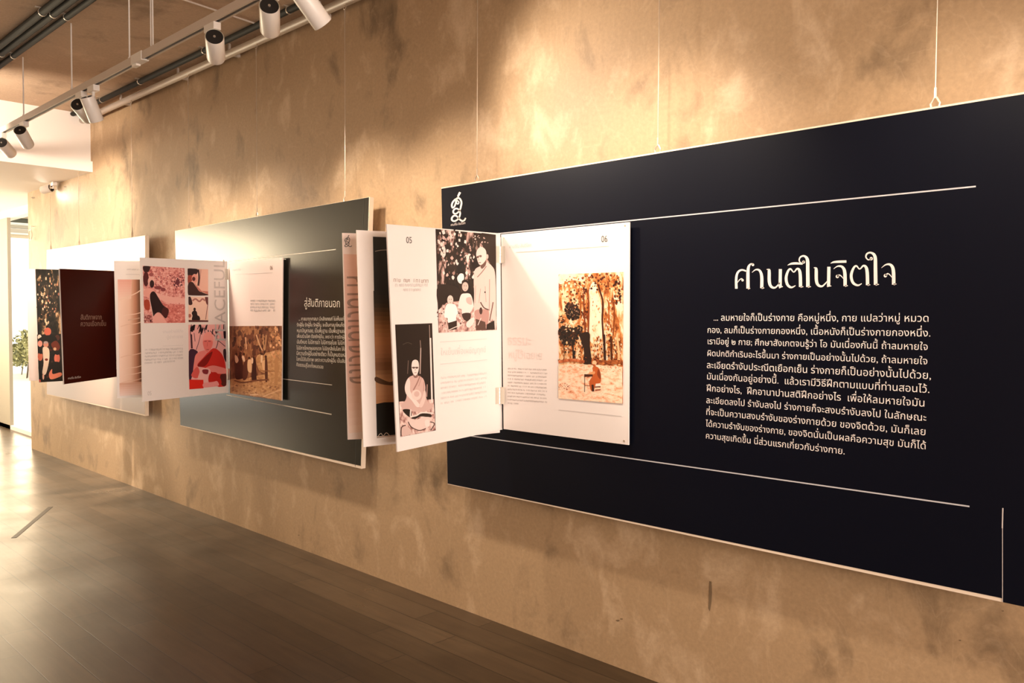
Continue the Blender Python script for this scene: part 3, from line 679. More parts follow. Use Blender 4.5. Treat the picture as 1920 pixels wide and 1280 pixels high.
ar.poly([(160, 872), (105, 888), (80, 1035), (120, 1048), (128, 1105), (180, 1125), (225, 1085), (235, 1010), (255, 990), (225, 888)], 'fff2ec'); ar.quad([(132, 1112), (240, 1080), (240, 1190), (135, 1208)], '33251c')
ar.line([(98, 1050), (110, 1120), (125, 1200)], 16, 'd8b8ac'); ar.line([(130, 1205), (255, 1150)], 10, 'ecd5cb'); ar.line([(545, 1050), (505, 1140)], 9, 'ecd5cb')
for i in range(14):
    x, y = random.uniform(440, 640), random.uniform(0, 160); ar.ell(x, y, random.uniform(4, 11), random.uniform(4, 14), random.choice(('f0d8ce', 'd9b4aa')))
ar.build('printed_photo', p5, bk.base)
# photo: seated figure in meditation
ar = Art(s5); ar.quad([(740.5, 608.3), (809.8, 605.8), (816.6, 806.5), (750.3, 819)], ink('261c15')); ar.view(735, 600, 5.567)
ar.quad([(72, 850), (200, 840), (432, 825), (452, 1148), (86, 1218)], GR)
for pts, w_, c in (([(388, 50), (392, 190)], 8, 'a08a80'), ([(398, 185), (406, 480), (416, 862)], 17, 'f0ded6'), ([(292, 210), (298, 300)], 8, '8a766c'), ([(298, 290), (291, 560)], 11, 'b8a096'), ([(365, 670), (360, 800)], 10, 'b08a80'), ([(168, 420), (160, 560)], 6, '7a665c'), ([(110, 255), (160, 235), (205, 250)], 8, '4a4038')): ar.line(pts, w_, c)
ar.poly([(235, 575), (165, 605), (133, 690), (150, 780), (135, 840), (95, 885), (115, 930), (200, 950), (330, 955), (415, 915), (420, 880), (370, 850), (345, 760), (345, 690), (318, 605)], 'd4b0a6')
ar.poly([(170, 605), (133, 680), (142, 765), (205, 840), (255, 905), (290, 890), (235, 815), (188, 740), (187, 650)], 'f0d9d0'); ar.poly([(338, 730), (308, 820), (280, 895), (312, 905), (345, 830), (352, 770)], 'e6c9bf')
ar.ell(252, 780, 52, 55, 'e8cfc5'); ar.ell(255, 770, 28, 30, 'd8b4aa'); ar.line([(290, 580), (262, 650), (220, 730)], 12, 'a3786d'); ar.line([(305, 600), (275, 690)], 6, 'b58c82'); ar.line([(330, 640), (325, 740)], 6, 'b58c82')
ar.poly([(108, 935), (190, 935), (200, 1005), (160, 1000)], '261c15'); ar.poly([(200, 1018), (320, 970), (405, 985), (400, 1012), (300, 1005), (240, 1030)], '2e221a'); ar.line([(185, 1008), (250, 995), (310, 965), (430, 972)], 14, 'f0dcd4'); ar.line([(192, 930), (188, 1000)], 12, 'f0dcd4')
ar.poly([(160, 1020), (240, 1040), (330, 1010), (405, 1020), (380, 1080), (345, 1130), (280, 1148), (195, 1110)], 'e6cdc4'); ar.line([(165, 1060), (200, 1115), (280, 1150), (350, 1130)], 10, '5a4038')
ar.poly([(95, 1200), (98, 1130), (140, 1105), (190, 1140), (195, 1190)], 'd8b8ae'); ar.line([(92, 1210), (96, 1120), (140, 1095)], 10, '4a342c'); ar.poly([(340, 1050), (380, 1040), (390, 1100), (350, 1110)], 'f0dcd4'); ar.line([(395, 1060), (440, 1080), (400, 1150)], 9, '4a342c')
ar.poly([(215, 560), (265, 560), (262, 595), (230, 600)], '8a665c'); ar.poly([(238, 412), (268, 428), (278, 480), (268, 545), (240, 580), (212, 548), (200, 490), (208, 432)], 'f0ddd5'); ar.line([(202, 492), (272, 492)], 7, '33251c'); ar.ell(222, 496, 14, 10, '5a463c'); ar.ell(255, 496, 14, 10, '5a463c'); ar.line([(230, 548), (252, 546)], 6, '9a786e'); ar.line([(240, 505), (236, 528)], 6, 'c0a096')
ar.build('printed_photo', p5, bk.base)
# leaf behind with a sunset photograph
E2 = (-2.773, -.809); s2 = leaf_sheet(E2, HR)
pl2 = bk.page('page', s2, leaf_cor(s2, E2, HR, (668.5, 431), (681.5, 838)), M_PAGE, 'page with a tall dusk photograph, behind page 05')
ar = Art(s2); ar.quad([(699, 443.5), (790, 447), (800, 809), (706.6, 821)], ink('1d1a12'))
ar.bands((700, 545), (790, 548), (796, 752), (705, 757), ['1f1c13', '33291a', '6a4a2c', '9a6a42', 'b57d52', 'a87450', '7d563a', 'b98a60', 'c4916a', 'b98258'], 3)
ar.poly([(705, 706), (730, 716), (745, 710), (770, 718), (790, 712), (790, 722), (730, 722), (705, 716)], '5a3e28'); ar.quad([(705, 757), (720, 754), (796, 752), (800, 809), (706.5, 821)], '15130d')
ar.line([(703, 471), (720, 468.5), (760, 469)], 1.2, 'b0a090'); ar.line([(708, 818), (714, 812), (718, 817), (724, 811), (730, 816)], 1.2, 'c8b8a8'); ar.line([(706.5, 819), (740, 816), (780, 811)], 2.4, 'c8b0a0')
ar.build('printed_photo', pl2, bk.base)
# leaf with the vertical title
E3 = (-2.959, -.754); s3 = leaf_sheet(E3, HR)
pl3 = bk.page('page', s3, leaf_cor(s3, E3, HR, (641.5, 436.5), (652, 824)), M_PAGEPINK, 'pink cover page with sideways lettering')
ar = Art(s3); ar.bands((644.5, 476), (760, 480), (765, 800), (654, 812), ['e6bca8', 'e0b3a0', 'ddaf9f', 'dba998', 'dcb09f', 'e4c0ae', 'f0d6c8'], 4); ar.build('printed_wash', pl3, bk.base)
ar = Art(s3).view(637.4, 436.7, 16 * 1.95)
for s_ in EMB: ar.line([(x, y * .78, wd * .8) for x, y, wd in s_], 40, M_DARKT); ar.k -= 1
ar.build('emblem', pl3, bk.base)
mb = MB(); text_line(mb, s3, 'ศานติในจิตใจ', s3.uv((650, 515)), s3.uv((655.5, 722)), M_BROWNT, lift=.003, size=.18); mb.build('heading_text', pl3, bk.base)
bk.hinge(Vector((HR[0], HR[1] - .004, 0)), at_y((940, 493), -.135).z, at_y((939, 462), -.135).z, (.1, -1), (1, .1)); bk.hinge(Vector((HR[0], HR[1] - .004, 0)), at_y((942, 757), -.135).z, at_y((941, 726), -.135).z, (.1, -1), (1, .1))

# ---------------- middle booklet
HM = (-5.245, -.131)
bk = Booklet('open pale card booklet hinged on the greenish-black board', (HM[0], HM[1], .95))
p6 = bk.page('page', sh_p, [sh_p.uv(q) for q in ((428, 491.5), (530, 482.5), (528.3, 751), (431.5, 737.3))], M_PAGEPINK, 'flat page with a brown photograph across its lower half')
studs(bk, sh_p, [(526, 486), (431, 495.5)])
rules('rule_line', p6, bk.base, sh_p, [((442, 514.3), (511.5, 511))], M_GREY, .002)
ar = Art(sh_p); scribble(ar, (437, 508), (453, 506.5), 3, M_GREY, 5); ar.build('running_title', p6, bk.base)
mb = MB(); text_line(mb, sh_p, '06', sh_p.uv((506.5, 506)), sh_p.uv((512, 505.5)), M_BROWNT, size=.038); mb.build('page_number', p6, bk.base)
ar = Art(sh_p)
for i in range(4): scribble(ar, (470, 565.5 + i * 6), (517.3, 565.5 + i * 6.1), 3.4, M_GREY, 60 + i)
ar.build('paragraph_text', p6, bk.base)
B1 = mottle('print_brown_wood', ['4a2a1c', '70432e', '93603f', 'b5825a'], 16, (1, 1, .5), .32, .66)
B2 = mottle('print_brown_ground', ['a8714a', 'c4905f', 'd9a877'], 24, (1, 1, 2), .3, .65)
ar = Art(sh_p); ar.quad([(430.3, 611.2), (528.6, 610.6), (528.2, 750.7), (431.6, 737)], B1); ar.view(400, 600, 7.53)
ar.poly([(620, 500), (800, 450), (965, 440), (965, 760), (700, 740), (620, 640)], B2); ar.quad([(238, 830), (480, 820), (640, 780), (965, 720), (965, 1132), (700, 1085), (240, 1030)], B2)
ar.scatter(600, 280, 350, 190, 130, 34, ('4a2a1c', '70432e', '5a3424', '93603f', 'a8744c'), 45, 1.6); ar.scatter(880, 330, 80, 240, 50, 26, ('d99a68', 'b5825a', '8a5a3a', 'e8b080'), 46, 1.4); ar.scatter(600, 950, 360, 110, 90, 24, ('a8714a', 'c4905f', 'd9a877', '8e5c3c'), 47, .6)
for pts, w_, c in (([(458, 240), (470, 410)], 16, 'd9ab84'), ([(610, 205), (650, 330), (695, 430)], 16, 'dcae86'), ([(705, 200), (722, 430)], 12, 'c8986c'), ([(752, 210), (730, 420)], 14, 'c8986c'), ([(700, 1080), (960, 980)], 8, 'ecc49a'), ([(520, 1055), (640, 1045)], 14, 'ecc49a')): ar.line(pts, w_, c)
for pts, c in (([(330, 590), (375, 480), (410, 520), (420, 620), (470, 780), (430, 820), (320, 830), (312, 680)], '452318'), ([(310, 490), (345, 520), (360, 570), (335, 605), (312, 580)], 'edc6a4'), ([(405, 520), (430, 500), (452, 570), (430, 585)], 'edc6a4'), ([(430, 620), (490, 560), (500, 720), (470, 830), (420, 830)], '5e3424'), ([(490, 570), (535, 560), (545, 720), (520, 740), (488, 700)], 'efc193'), ([(570, 540), (600, 560), (615, 820), (620, 840), (545, 840), (555, 650)], '3a1d14'), ([(540, 540), (565, 535), (565, 600), (545, 610)], 'efc9a8'), ([(680, 480), (700, 500), (695, 590), (672, 590)], 'efc9a0'), ([(690, 590), (745, 570), (745, 690), (705, 700)], 'e9b988'), ([(735, 520), (765, 570), (770, 840), (735, 840)], '5b3220'), ([(870, 560), (920, 560), (905, 880), (875, 880)], 'c08a5a')): ar.poly(pts, c)
for x, y in ((330, 480), (385, 470), (435, 480), (510, 535), (575, 530), (690, 475), (745, 515)): ar.ell(x, y, 16, 20, '4a2a1c')
ar.line([(300, 850), (420, 880), (620, 850), (790, 840)], 22, mottle('print_brown_shadow', ['6a3e28', '8e5c3c'], 40)); ar.line([(650, 715), (870, 720)], 10, '9a6640')
ar.build('printed_photo', p6, bk.base)
E5 = (-5.147, -.744); s5 = leaf_sheet(E5, HM)
p5 = bk.page('page', s5, leaf_cor(s5, E5, HM, (262.5, 482.5), (267, 753), (426, 490), (429, 735.5)), M_PAGE, 'page of red-tinted photographs standing out from the board')
mb = MB(); text_line(mb, s5, '05', s5.uv((276.5, 741)), s5.uv((284, 740.4)), M_GREY, size=.036); mb.build('page_number', p5, bk.base)
mb = MB(); text_line(mb, s5, 'PEACEFUL', s5.uv((423, 640)), s5.uv((420.5, 487)), M_GREY); mb.build('sideways_text', p5, bk.base)
mb = MB(); text_line(mb, s5, 'งานสร้างให้ถึง', s5.uv((305, 624.5)), s5.uv((343.5, 623)), M_FAINT); text_line(mb, s5, 'ปู่ย่าตายาย', s5.uv((312, 635)), s5.uv((343.5, 633)), M_FAINT); mb.build('heading_text', p5, bk.base)
rules('rule_line', p5, bk.base, s5, [((305, 648.5), (343, 647))], M_FAINT, .0025)
ar = Art(s5)
for i in range(5): scribble(ar, (271.5, 657.5 + i * 6.2), ((343.5 if i < 4 else 328), 655 + i * 5.9), 3.2, M_GREY, 80 + i)
ar.build('paragraph_text', p5, bk.base)
R1 = mottle('print_rose_grass', ['7a3438', 'c26764', 'e28f86', 'f1b3a8', 'f8cfc4'], 60, (1, 1, 1), .28, .68)
R2 = mottle('print_rose_field', ['bf5a54', 'd97a70', 'eda095'], 30, (1, 1, 2), .3, .68)
ar = Art(s5); ar.quad([(267.3, 498), (346, 502.7), (347.2, 605), (270.3, 605.6)], R1); ar.view(240, 470, 8.535)
ar.scatter(640, 440, 270, 190, 170, 13, ('7a3438', 'a84a4c', 'c26764', 'e28f86', 'f1b3a8', 'f8cfc4'), 41); ar.scatter(790, 480, 100, 110, 50, 18, ('5a2430', '6f2e38', '8a444a'), 42); ar.poly([(420, 660), (600, 720), (905, 770), (905, 850), (620, 830), (480, 740)], 'f4b9ae'); ar.quad([(560, 850), (905, 860), (912, 1148), (600, 1150)], R2)
ar.scatter(760, 980, 150, 150, 80, 16, ('bf5a54', 'd97a70', 'eda095', 'c8665e', 'f4b8ac'), 43, .7); ar.scatter(300, 1090, 70, 60, 30, 14, ('2c1416', 'f6c9be', 'b0605c'), 44); ar.poly([(240, 250), (350, 250), (330, 330), (260, 340)], '3a2222'); ar.ell(285, 450, 45, 120, '5a2426'); ar.ell(370, 380, 36, 30, 'a85a58')
for x, y, rx, ry in ((790, 500, 30, 50), (480, 590, 60, 30), (560, 620, 40, 30)): ar.ell(x, y, rx, ry, '6f2e38' if x > 600 else '8f4446')
ar.poly([(255, 640), (330, 600), (420, 640), (400, 740), (330, 760), (250, 700)], 'f0a99c'); ar.ell(372, 490, 58, 80, 'f3b8ac'); ar.ell(380, 530, 36, 62, '33181a')
ar.poly([(350, 700), (415, 650), (490, 760), (560, 870), (640, 930), (645, 1000), (600, 1080), (520, 1000), (480, 990), (400, 1060), (365, 880)], '281112'); ar.ell(590, 980, 55, 80, '4a1a1a')
ar.poly([(255, 800), (330, 790), (345, 940), (270, 930)], 'b0452e'); ar.poly([(400, 1060), (490, 985), (610, 1130), (600, 1148), (400, 1148)], 'f3b0a3'); ar.quad([(255, 1010), (380, 1040), (395, 1148), (258, 1150)], mottle('print_rose_clutter', ['2c1416', 'b0605c', 'f6c9be'], 90)); ar.line([(340, 760), (400, 1060)], 10, 'f6c9be')
ar.build('printed_photo', p5, bk.base)
ar = Art(s5); ar.quad([(351.5, 503), (390, 504.8), (390, 553.6), (353, 553.6)], ink('f0bfab')); ar.view(240, 470, 8.535)
ar.poly([(952, 285), (1110, 295), (1100, 370), (1030, 400), (960, 400)], '2c1518'); ar.poly([(960, 400), (1030, 400), (1030, 470), (962, 520)], 'a04838'); ar.line([(1125, 300), (1135, 430), (1120, 560)], 26, '3a1a1c'); ar.line([(1165, 300), (1140, 560)], 8, 'b07a70'); ar.ell(1065, 440, 48, 70, 'e9a292'); ar.ell(1050, 450, 26, 34, '5a2824')
ar.poly([(962, 530), (1030, 500), (1100, 590), (1180, 660), (1282, 700), (1282, 712), (965, 712)], '3c1a18'); ar.poly([(1060, 510), (1100, 560), (1180, 650), (1130, 640)], 'd08070'); ar.poly([(1160, 640), (1280, 650), (1280, 700)], 'cc7a68'); ar.build('printed_photo', p5, bk.base)
ar = Art(s5); ar.quad([(353, 556.4), (390, 556.6), (390, 603.4), (353.5, 603.4)], ink('f7d2be')); ar.view(240, 470, 8.535)
ar.poly([(965, 740), (1000, 740), (1030, 850), (970, 860)], '3a1a1c'); ar.poly([(1230, 742), (1280, 742), (1280, 860), (1250, 840)], '6a3430'); ar.line([(1030, 800), (1080, 770), (1140, 810), (1190, 770), (1230, 800)], 26, 'b4736a'); ar.line([(1275, 860), (1240, 1100)], 10, '8a5048'); ar.ell(985, 1040, 26, 30, 'b86a5c')
ar.ell(1064, 935, 20, 26, '241010'); ar.poly([(1064, 950), (1100, 980), (1110, 1030), (1140, 1050), (1145, 1110), (1025, 1110), (1030, 1040), (1018, 990)], '241010'); ar.quad([(966, 1106), (1282, 1112), (1282, 1140), (968, 1140)], '5a2a26'); ar.build('printed_photo', p5, bk.base)
ar = Art(s5); ar.quad([(353, 608.8), (422.2, 607.8), (424.4, 722.3), (354.5, 729.8)], ink('f3b5b1')); ar.view(240, 600, 7.53)
for i in range(22):
    x = random.uniform(870, 1270); y = random.uniform(70, 160); a = random.uniform(-.9, .9); ar.line([(x, y - 20), (x + 30 * a, y + 55)], random.uniform(8, 26), '261820', False); ar.k -= 1
ar.k += 1
ar.poly([(1345, 60), (1374, 60), (1380, 280), (1350, 240)], '261820'); ar.poly([(1345, 420), (1382, 420), (1384, 590), (1350, 520)], '3a2028')
for pts, w_ in (([(1160, 150), (1230, 230), (1268, 300), (1240, 400)], 10), ([(1290, 70), (1260, 200), (1250, 270), (1300, 310), (1370, 370)], 9), ([(890, 200), (900, 400)], 26), ([(1030, 160), (1000, 300), (960, 420)], 8), ([(930, 180), (945, 300)], 8)): ar.line(pts, w_, '4a2832')
ar.poly([(856, 440), (980, 440), (960, 560), (940, 660), (900, 800), (862, 860)], '44253a')
ar.poly([(960, 480), (1060, 430), (1180, 430), (1120, 600), (1000, 660), (920, 760), (930, 600)], 'f28c86'); ar.poly([(1190, 400), (1280, 430), (1345, 520), (1376, 660), (1384, 920), (1250, 930), (1150, 760), (1100, 680), (975, 640), (1060, 530)], 'd5322a'); ar.poly([(980, 645), (1070, 535), (1190, 440), (1150, 560), (1080, 650)], '8a1d1a'); ar.poly([(1300, 780), (1380, 760), (1384, 915), (1320, 915)], '5a2420')
ar.poly([(1125, 165), (1180, 190), (1202, 270), (1185, 380), (1120, 460), (1070, 400), (1052, 280), (1075, 200)], 'f8a59c'); ar.poly([(1060, 290), (1185, 290), (1180, 380), (1120, 455), (1075, 400)], 'ee7f78'); ar.line([(1075, 300), (1110, 298)], 9, '9a3a3c'); ar.line([(1130, 298), (1165, 300)], 9, '9a3a3c'); ar.line([(1105, 415), (1140, 412)], 8, 'a83c3c'); ar.line([(1120, 310), (1115, 370)], 8, 'd86460')
ar.poly([(1090, 680), (1190, 640), (1300, 660), (1382, 690), (1384, 750), (1260, 755), (1180, 730)], 'f48f88'); ar.poly([(900, 750), (960, 665), (1000, 690), (1010, 790), (950, 820), (895, 790)], 'e4605a'); ar.poly([(1000, 760), (1040, 680), (1150, 690), (1165, 790), (1130, 870), (1050, 870), (985, 840)], 'f9c0ba'); ar.poly([(1050, 700), (1130, 700), (1120, 760), (1060, 750)], '8a3038')
ar.quad([(862, 838), (1062, 842), (1064, 962), (866, 976)], 'e32a1e'); ar.poly([(1150, 760), (1250, 740), (1320, 880), (1250, 920), (1140, 880)], 'c82822'); ar.poly([(1066, 890), (1200, 870), (1255, 860), (1280, 920), (1180, 940), (1066, 945)], 'f8a2a0')
ar.build('printed_photo', p5, bk.base)
E2 = (-5.526, -.755); s2 = leaf_sheet(E2, HM)
pl2 = bk.page('page', s2, leaf_cor(s2, E2, HM, (213.5, 489), (220, 746.5)), M_PAGE, 'page with a soft brown photograph, behind the red-tinted page')
ar = Art(s2); scribble(ar, (238, 506), (290, 507), 2.2, M_GREY, 9); ar.build('running_title', pl2, bk.base)
rules('rule_line', pl2, bk.base, s2, [((236, 514), (290, 515))], M_GREY, .0025)
ar = Art(s2); ar.bands((220.5, 523.7), (285, 524), (290, 722), (224.5, 727), ['f3d2c0', 'f2cdb9', 'efc7b0', 'c98a6c', '5a3a26', '2a1c12', '1c140d'], 4, False)
ar.bands((220.8, 523.7), (247, 523.9), (246, 560), (222, 562), ['e9a896', 'eebcab', 'f2cfbc'], 4); ar.line([(223, 563), (240, 556), (262, 545), (285, 520)], 2, 'efcbb6'); ar.line([(240, 600), (262, 596)], 1.5, 'd9b49c')
for y in (588, 606, 626, 664, 688, 700, 712): ar.line([(226, y + 6), (240, y + 2), (256, y), (275, y - 6)], random.uniform(1, 2), random.choice(('f3d0bc', 'e9c0a8')))
ar.bands((224, 718), (290, 714), (292, 738), (224.6, 742), ['d9a48c', 'ecc4b4', 'f6dcd2'], 3); ar.build('printed_photo', pl2, bk.base)
bk.hinge(Vector((HM[0], HM[1] - .004, 0)), at_y((428, 524), -.131).z, at_y((427, 504), -.131).z, (.1, -1), (1, .1)); bk.hinge(Vector((HM[0], HM[1] - .004, 0)), at_y((430, 712), -.131).z, at_y((430, 691), -.131).z, (.1, -1), (1, .1))

# ---------------- left booklet
HL = (-7.2, -.131)
bk = Booklet('card booklet with a maroon page hinged on the cream board', (HL[0], HL[1], .95))
p6 = bk.page('page', sh_p, [(-7.19, 1.85), (-6.70, 1.85), (-6.70, .957), (-7.19, .957)], M_PAGE, 'flat page against the board')
for x, z in ((-7.17, 1.83), (-7.17, .975), (-6.72, 1.83), (-6.72, .975)):
    mb = MB(); mb.tube([sh_p.w(x, z, -.0249), sh_p.w(x, z, .002)], .004, M_STEEL, 8); mb.build('stud', bk.t, bk.base)
E1 = (-6.859, -.664); s1 = leaf_sheet(E1, HL)
pr = bk.page('page', s1, leaf_cor(s1, E1, HL, (111, 503.3), (119.3, 720.5)), M_PAGE, 'dark maroon page')
c = leaf_cor(s1, E1, HL, (112, 503.9), (120.2, 720.0)); mb = MB(); mb.face([s1.w(u, v, .001) for u, v in c], M_MAROON); mb.build('printed_wash', pr, bk.base)
mb = MB(); text_line(mb, s1, 'สันติภาพจาก', s1.uv((150.5, 599)), s1.uv((191, 598.6)), M_BROWNT, lift=.0016, size=.055); text_line(mb, s1, 'ความเยือกเย็น', s1.uv((150.5, 611.5)), s1.uv((199, 610.5)), M_BROWNT, lift=.0016, size=.055); mb.build('heading_text', pr, bk.base)
mb = MB(); text_line(mb, s1, 'ศานติใน สันติโลก', s1.uv((127, 711)), s1.uv((151.5, 708)), M_LETTER, lift=.0016); mb.build('running_title', pr, bk.base)
E2 = (-7.143, -.752); s2 = leaf_sheet(E2, HL)
pg = bk.page('page', s2, leaf_cor(s2, E2, HL, (65.5, 504), (73, 716.8)), M_PAGE, 'page with a photograph of people under trees')
FL = mottle('print_group_forest', ['14140e', '24221a', '2e281c', 'b08a64', 'ecd6b0'], 17, (1, 1, .5), .42, .66)
ar = Art(s2); ar.quad([(66.6, 504.3), (135, 506), (140, 710), (73.4, 716.6)], FL); ar.view(40, 620, 8.535)
ar.scatter(430, -500, 170, 480, 130, 34, ('14140e', '24221a', '2e281c', '1a1510', '4a3a2a'), 48, 1.6); ar.scatter(430, -560, 170, 430, 45, 18, ('ecd6b0', 'd0b088', 'f4e4cc', 'c89070', 'b0705c'), 49, 1.7); ar.quad([(250, 60), (900, 40), (900, 790), (282, 826)], '1a1510'); ar.scatter(450, 420, 180, 340, 50, 26, ('14140e', '2e281c', '4a2018', '3a2a20'), 50)
for x, y, rx, ry, cc in ((290, 100, 30, 40, 'f0d8c4'), (575, 110, 40, 45, '4a2a20'),): ar.ell(x, y, rx, ry, cc)
ar.ell(420, 12, 56, 64, 'c9664f'); ar.poly([(270, 130), (400, 70), (545, 95), (570, 190), (480, 180), (400, 190), (330, 160)], '12110c'); ar.poly([(480, 200), (560, 160), (620, 260), (560, 330), (490, 260)], '6a2c1a')
ar.ell(392, 218, 42, 46, 'd28c76'); ar.ell(390, 186, 36, 20, 'b09a94'); ar.ell(298, 205, 38, 50, 'e69a88'); ar.ell(300, 410, 40, 70, 'cc6c50'); ar.ell(312, 330, 46, 40, '15120e'); ar.poly([(345, 265), (430, 275), (450, 380), (435, 520), (390, 690), (335, 680), (355, 520), (345, 400)], 'ead3bb'); ar.ell(400, 460, 26, 20, '7a2a1e'); ar.ell(535, 290, 24, 24, 'd9b08a')
ar.poly([(270, 540), (320, 560), (330, 760), (290, 800)], '14110d'); ar.ell(570, 440, 46, 84, 'd0705a'); ar.ell(575, 350, 44, 36, '15120e'); ar.poly([(500, 500), (640, 520), (645, 660), (520, 690), (440, 640)], '14110d'); ar.poly([(440, 690), (490, 610), (500, 690), (620, 665), (650, 700), (600, 740), (470, 775)], 'e38466'); ar.ell(350, 730, 14, 50, 'e8b49c'); ar.ell(295, 800, 14, 24, 'c85a4a')
ar.build('printed_photo', pg, bk.base)
E3 = (-7.299, -.774); s3 = leaf_sheet(E3, HL)
bk.page('page', s3, leaf_cor(s3, E3, HL, (49.5, 504), (54.5, 713.7)), M_PAGEPINK, 'plain blush page at the far side')
bk.hinge(Vector((HL[0], HL[1] - .004, 0)), 1.73, 1.80, (.5, -1), (1, .1)); bk.hinge(Vector((HL[0], HL[1] - .004, 0)), 1.02, 1.09, (.5, -1), (1, .1))

# ================================================================== HANGING WIRES
PY, PZ = -.075, 3.262
def hang_wire(label, x, ztop, zbot, soffit=False):
    base = Vector((x, YB + TH / 2, zbot)); t = thing('hanging_wire', label, 'wire', base, 'wires holding the boards')
    y = YB + TH / 2
    m = MB(); m.tube([(x, y, zbot + .045), (x, y, ztop)], .0016, M_STEEL, 6); m.build('cable', t, base)
    m = MB(); lp = [(x + .013 * math.sin(a) * (1 if a < 6 else 1), y, ztop + .012 + .014 * math.cos(a)) for a in [i * math.pi / 6 for i in range(13)]]
    m.tube(lp, .0022, M_STEEL, 6, False); m.tube([(x, y, ztop - .05), (x, y, ztop)], .0035, M_STEEL, 6); m.build('hook', t, base)
    m = MB(); sh_ = [(x - .003, y, zbot + .046), (x - .013, y, zbot + .028), (x - .009, y, zbot + .006), (x + .009, y, zbot + .006), (x + .013, y, zbot + .028), (x + .003, y, zbot + .046)]
    m.tube(sh_, .003, M_STEEL, 6); m.tube([(x, y, zbot + .043), (x, y, zbot + .075)], .004, M_STEEL, 6); m.build('shackle', t, base)
    m = MB(); lp = [(x + .011 * math.sin(a), y, zbot + .004 + .011 * math.cos(a)) for a in [i * math.pi / 6 for i in range(13)]]; m.tube(lp, .0022, M_STEEL, 6, False); m.build('eye_bolt', t, base)
nm = {0: ('navy board', tR), 1: ('greenish-black board', tM), 2: ('cream board', tL)}
for bd, xs, zb in ((0, (-2.84, -1.82, -.818), (2.115, 2.115, 2.12)), (1, (-5.91, -4.918, -3.925), (2.105, 2.11, 2.12)), (2, (-9.0, -8.2, -6.96), (2.122, 2.122, 2.122))):
    for k, x in enumerate(xs):
        pos = ('left end', 'middle', 'right end')[k]
        hang_wire('thin steel wire with a clip holding up the %s of the %s' % (pos, nm[bd][0]), x, (PZ - .047) if x > -8.1 else 2.782, zb[k])

# ring hanging near the far end of the wall
p = at_y((57, 440), -.03); m = MB(); m.tube([p + Vector((.055 * math.sin(a), 0, .055 * math.cos(a))) for a in [i * math.pi / 10 for i in range(21)]], .004, M_ALU, 6, False)
m.tube([p + Vector((.03, .03, .09)), p + Vector((.03, 0, .09)), p + Vector((.03, 0, .04))], .003, M_ALU, 6)
o = m.build('wire_ring'); o['label'] = 'coiled wire ring hung on the wall near its far end'; o['category'] = 'ring'

# ================================================================== PIPE, CONDUITS, TRACK
base = Vector((-2, PY, PZ)); t = thing('hanging_rail', 'cream pipe along the top of the cement wall carrying the wires', 'rail', base)
m = MB(); m.tube([(-8.12, PY, PZ), (4.4, PY, PZ)], .026, M_RAIL, 14); m.build('pipe', t, base, True)
for x in (-7.2, -6.1, -5.3, -4.2, -3.0, -1.5, 0, 1.5):
    m = MB(); m.box((x - .012, PY, PZ - .008), (x + .012, 0, PZ + .012), M_RAIL); m.box((x - .01, PY - .006, PZ), (x + .01, PY + .006, ZC), M_RAIL); m.build('bracket', t, base)
def conduit(label, y, r, x0, x1, clips, mm=M_CONDUIT, group='ceiling conduits'):
    base = Vector(((x0 + x1) / 2, y, ZC)); t = thing('ceiling_conduit', label, 'conduit', base, group)
    m = MB(); m.tube([(x0, y, ZC - r - .002), (x1, y, ZC - r - .002)], r, mm, 12); m.build('pipe', t, base, True)
    for x in clips:
        m = MB(); m.box((x - .009, y - r - .02, ZC - .006), (x + .009, y + r + .02, ZC), M_STEEL); m.tube([(x - .004, y, ZC - r - .002), (x + .004, y, ZC - r - .002)], r + .003, M_STEEL, 12); m.build('clip', t, base)
CL = (-7.4, -6.6, -5.5, -4.4, -3.0)
conduit('black conduit on the ceiling right above the cream wall pipe', -.155, .02, -8.12, 4.4, CL)
conduit('dark conduit on the ceiling, nearest the light track of three', -1.03, .019, -8.12, 4.4, CL)
conduit('dark conduit on the ceiling, middle one of three side by side', -1.105, .021, -8.12, 4.4, CL)
conduit('dark conduit on the ceiling, outermost of three from the cement wall', -1.165, .023, -8.12, 4.4, CL)
m = MB(); a, b = at_z((340, -2), ZC - .006), at_z((487, 47), ZC - .006); m.tube([a, b], .006, M_RAIL, 8)
o = m.build('ceiling_cable'); o['label'] = 'thin pale cable crossing the concrete ceiling towards the wall'; o['category'] = 'cable'

RY, RZ = -.955, 2.885
base = Vector((-3, RY, RZ)); t = thing('lighting_track', 'cream lighting track hung on thin rods below the ceiling', 'light track', base)
m = MB(); m.box((-9.3, RY - .018, RZ - .012), (4.3, RY + .018, RZ + .02), M_RAIL); m.box((-9.3, RY - .018, RZ - .02), (4.3, RY - .010, RZ - .012), M_RAIL); m.box((-9.3, RY + .010, RZ - .02), (4.3, RY + .018, RZ - .012), M_RAIL); m.build('rail', t, base)
m = MB(); m.box((-9.3, RY - .0095, RZ - .0155), (4.3, RY + .0095, RZ - .0125), M_BLACK); m.build('slot', t, base)
for x in (-6.66, -5.66, at_y((243, 112), RY).x, at_y((525, 0), RY).x, -2.2, -1.1, 0, 1.2):
    m = MB(); m.tube([(x, RY, RZ + .02), (x, RY, ZC)], .0045, M_METALW, 8); m.tube([(x, RY, RZ + .02), (x, RY, RZ + .035)], .009, M_METALW, 8); m.build('rod', t, base)
x = at_y((262, 110), RY).x
m = MB(); m.box((x - .07, RY - .021, RZ - .024), (x + .07, RY + .021, RZ + .024), M_METALW); m.box((x - .08, RY - .012, RZ - .034), (x - .02, RY + .012, RZ - .02), M_METALW); m.build('joiner', t, base)
x = at_y((285, 92), RY).x
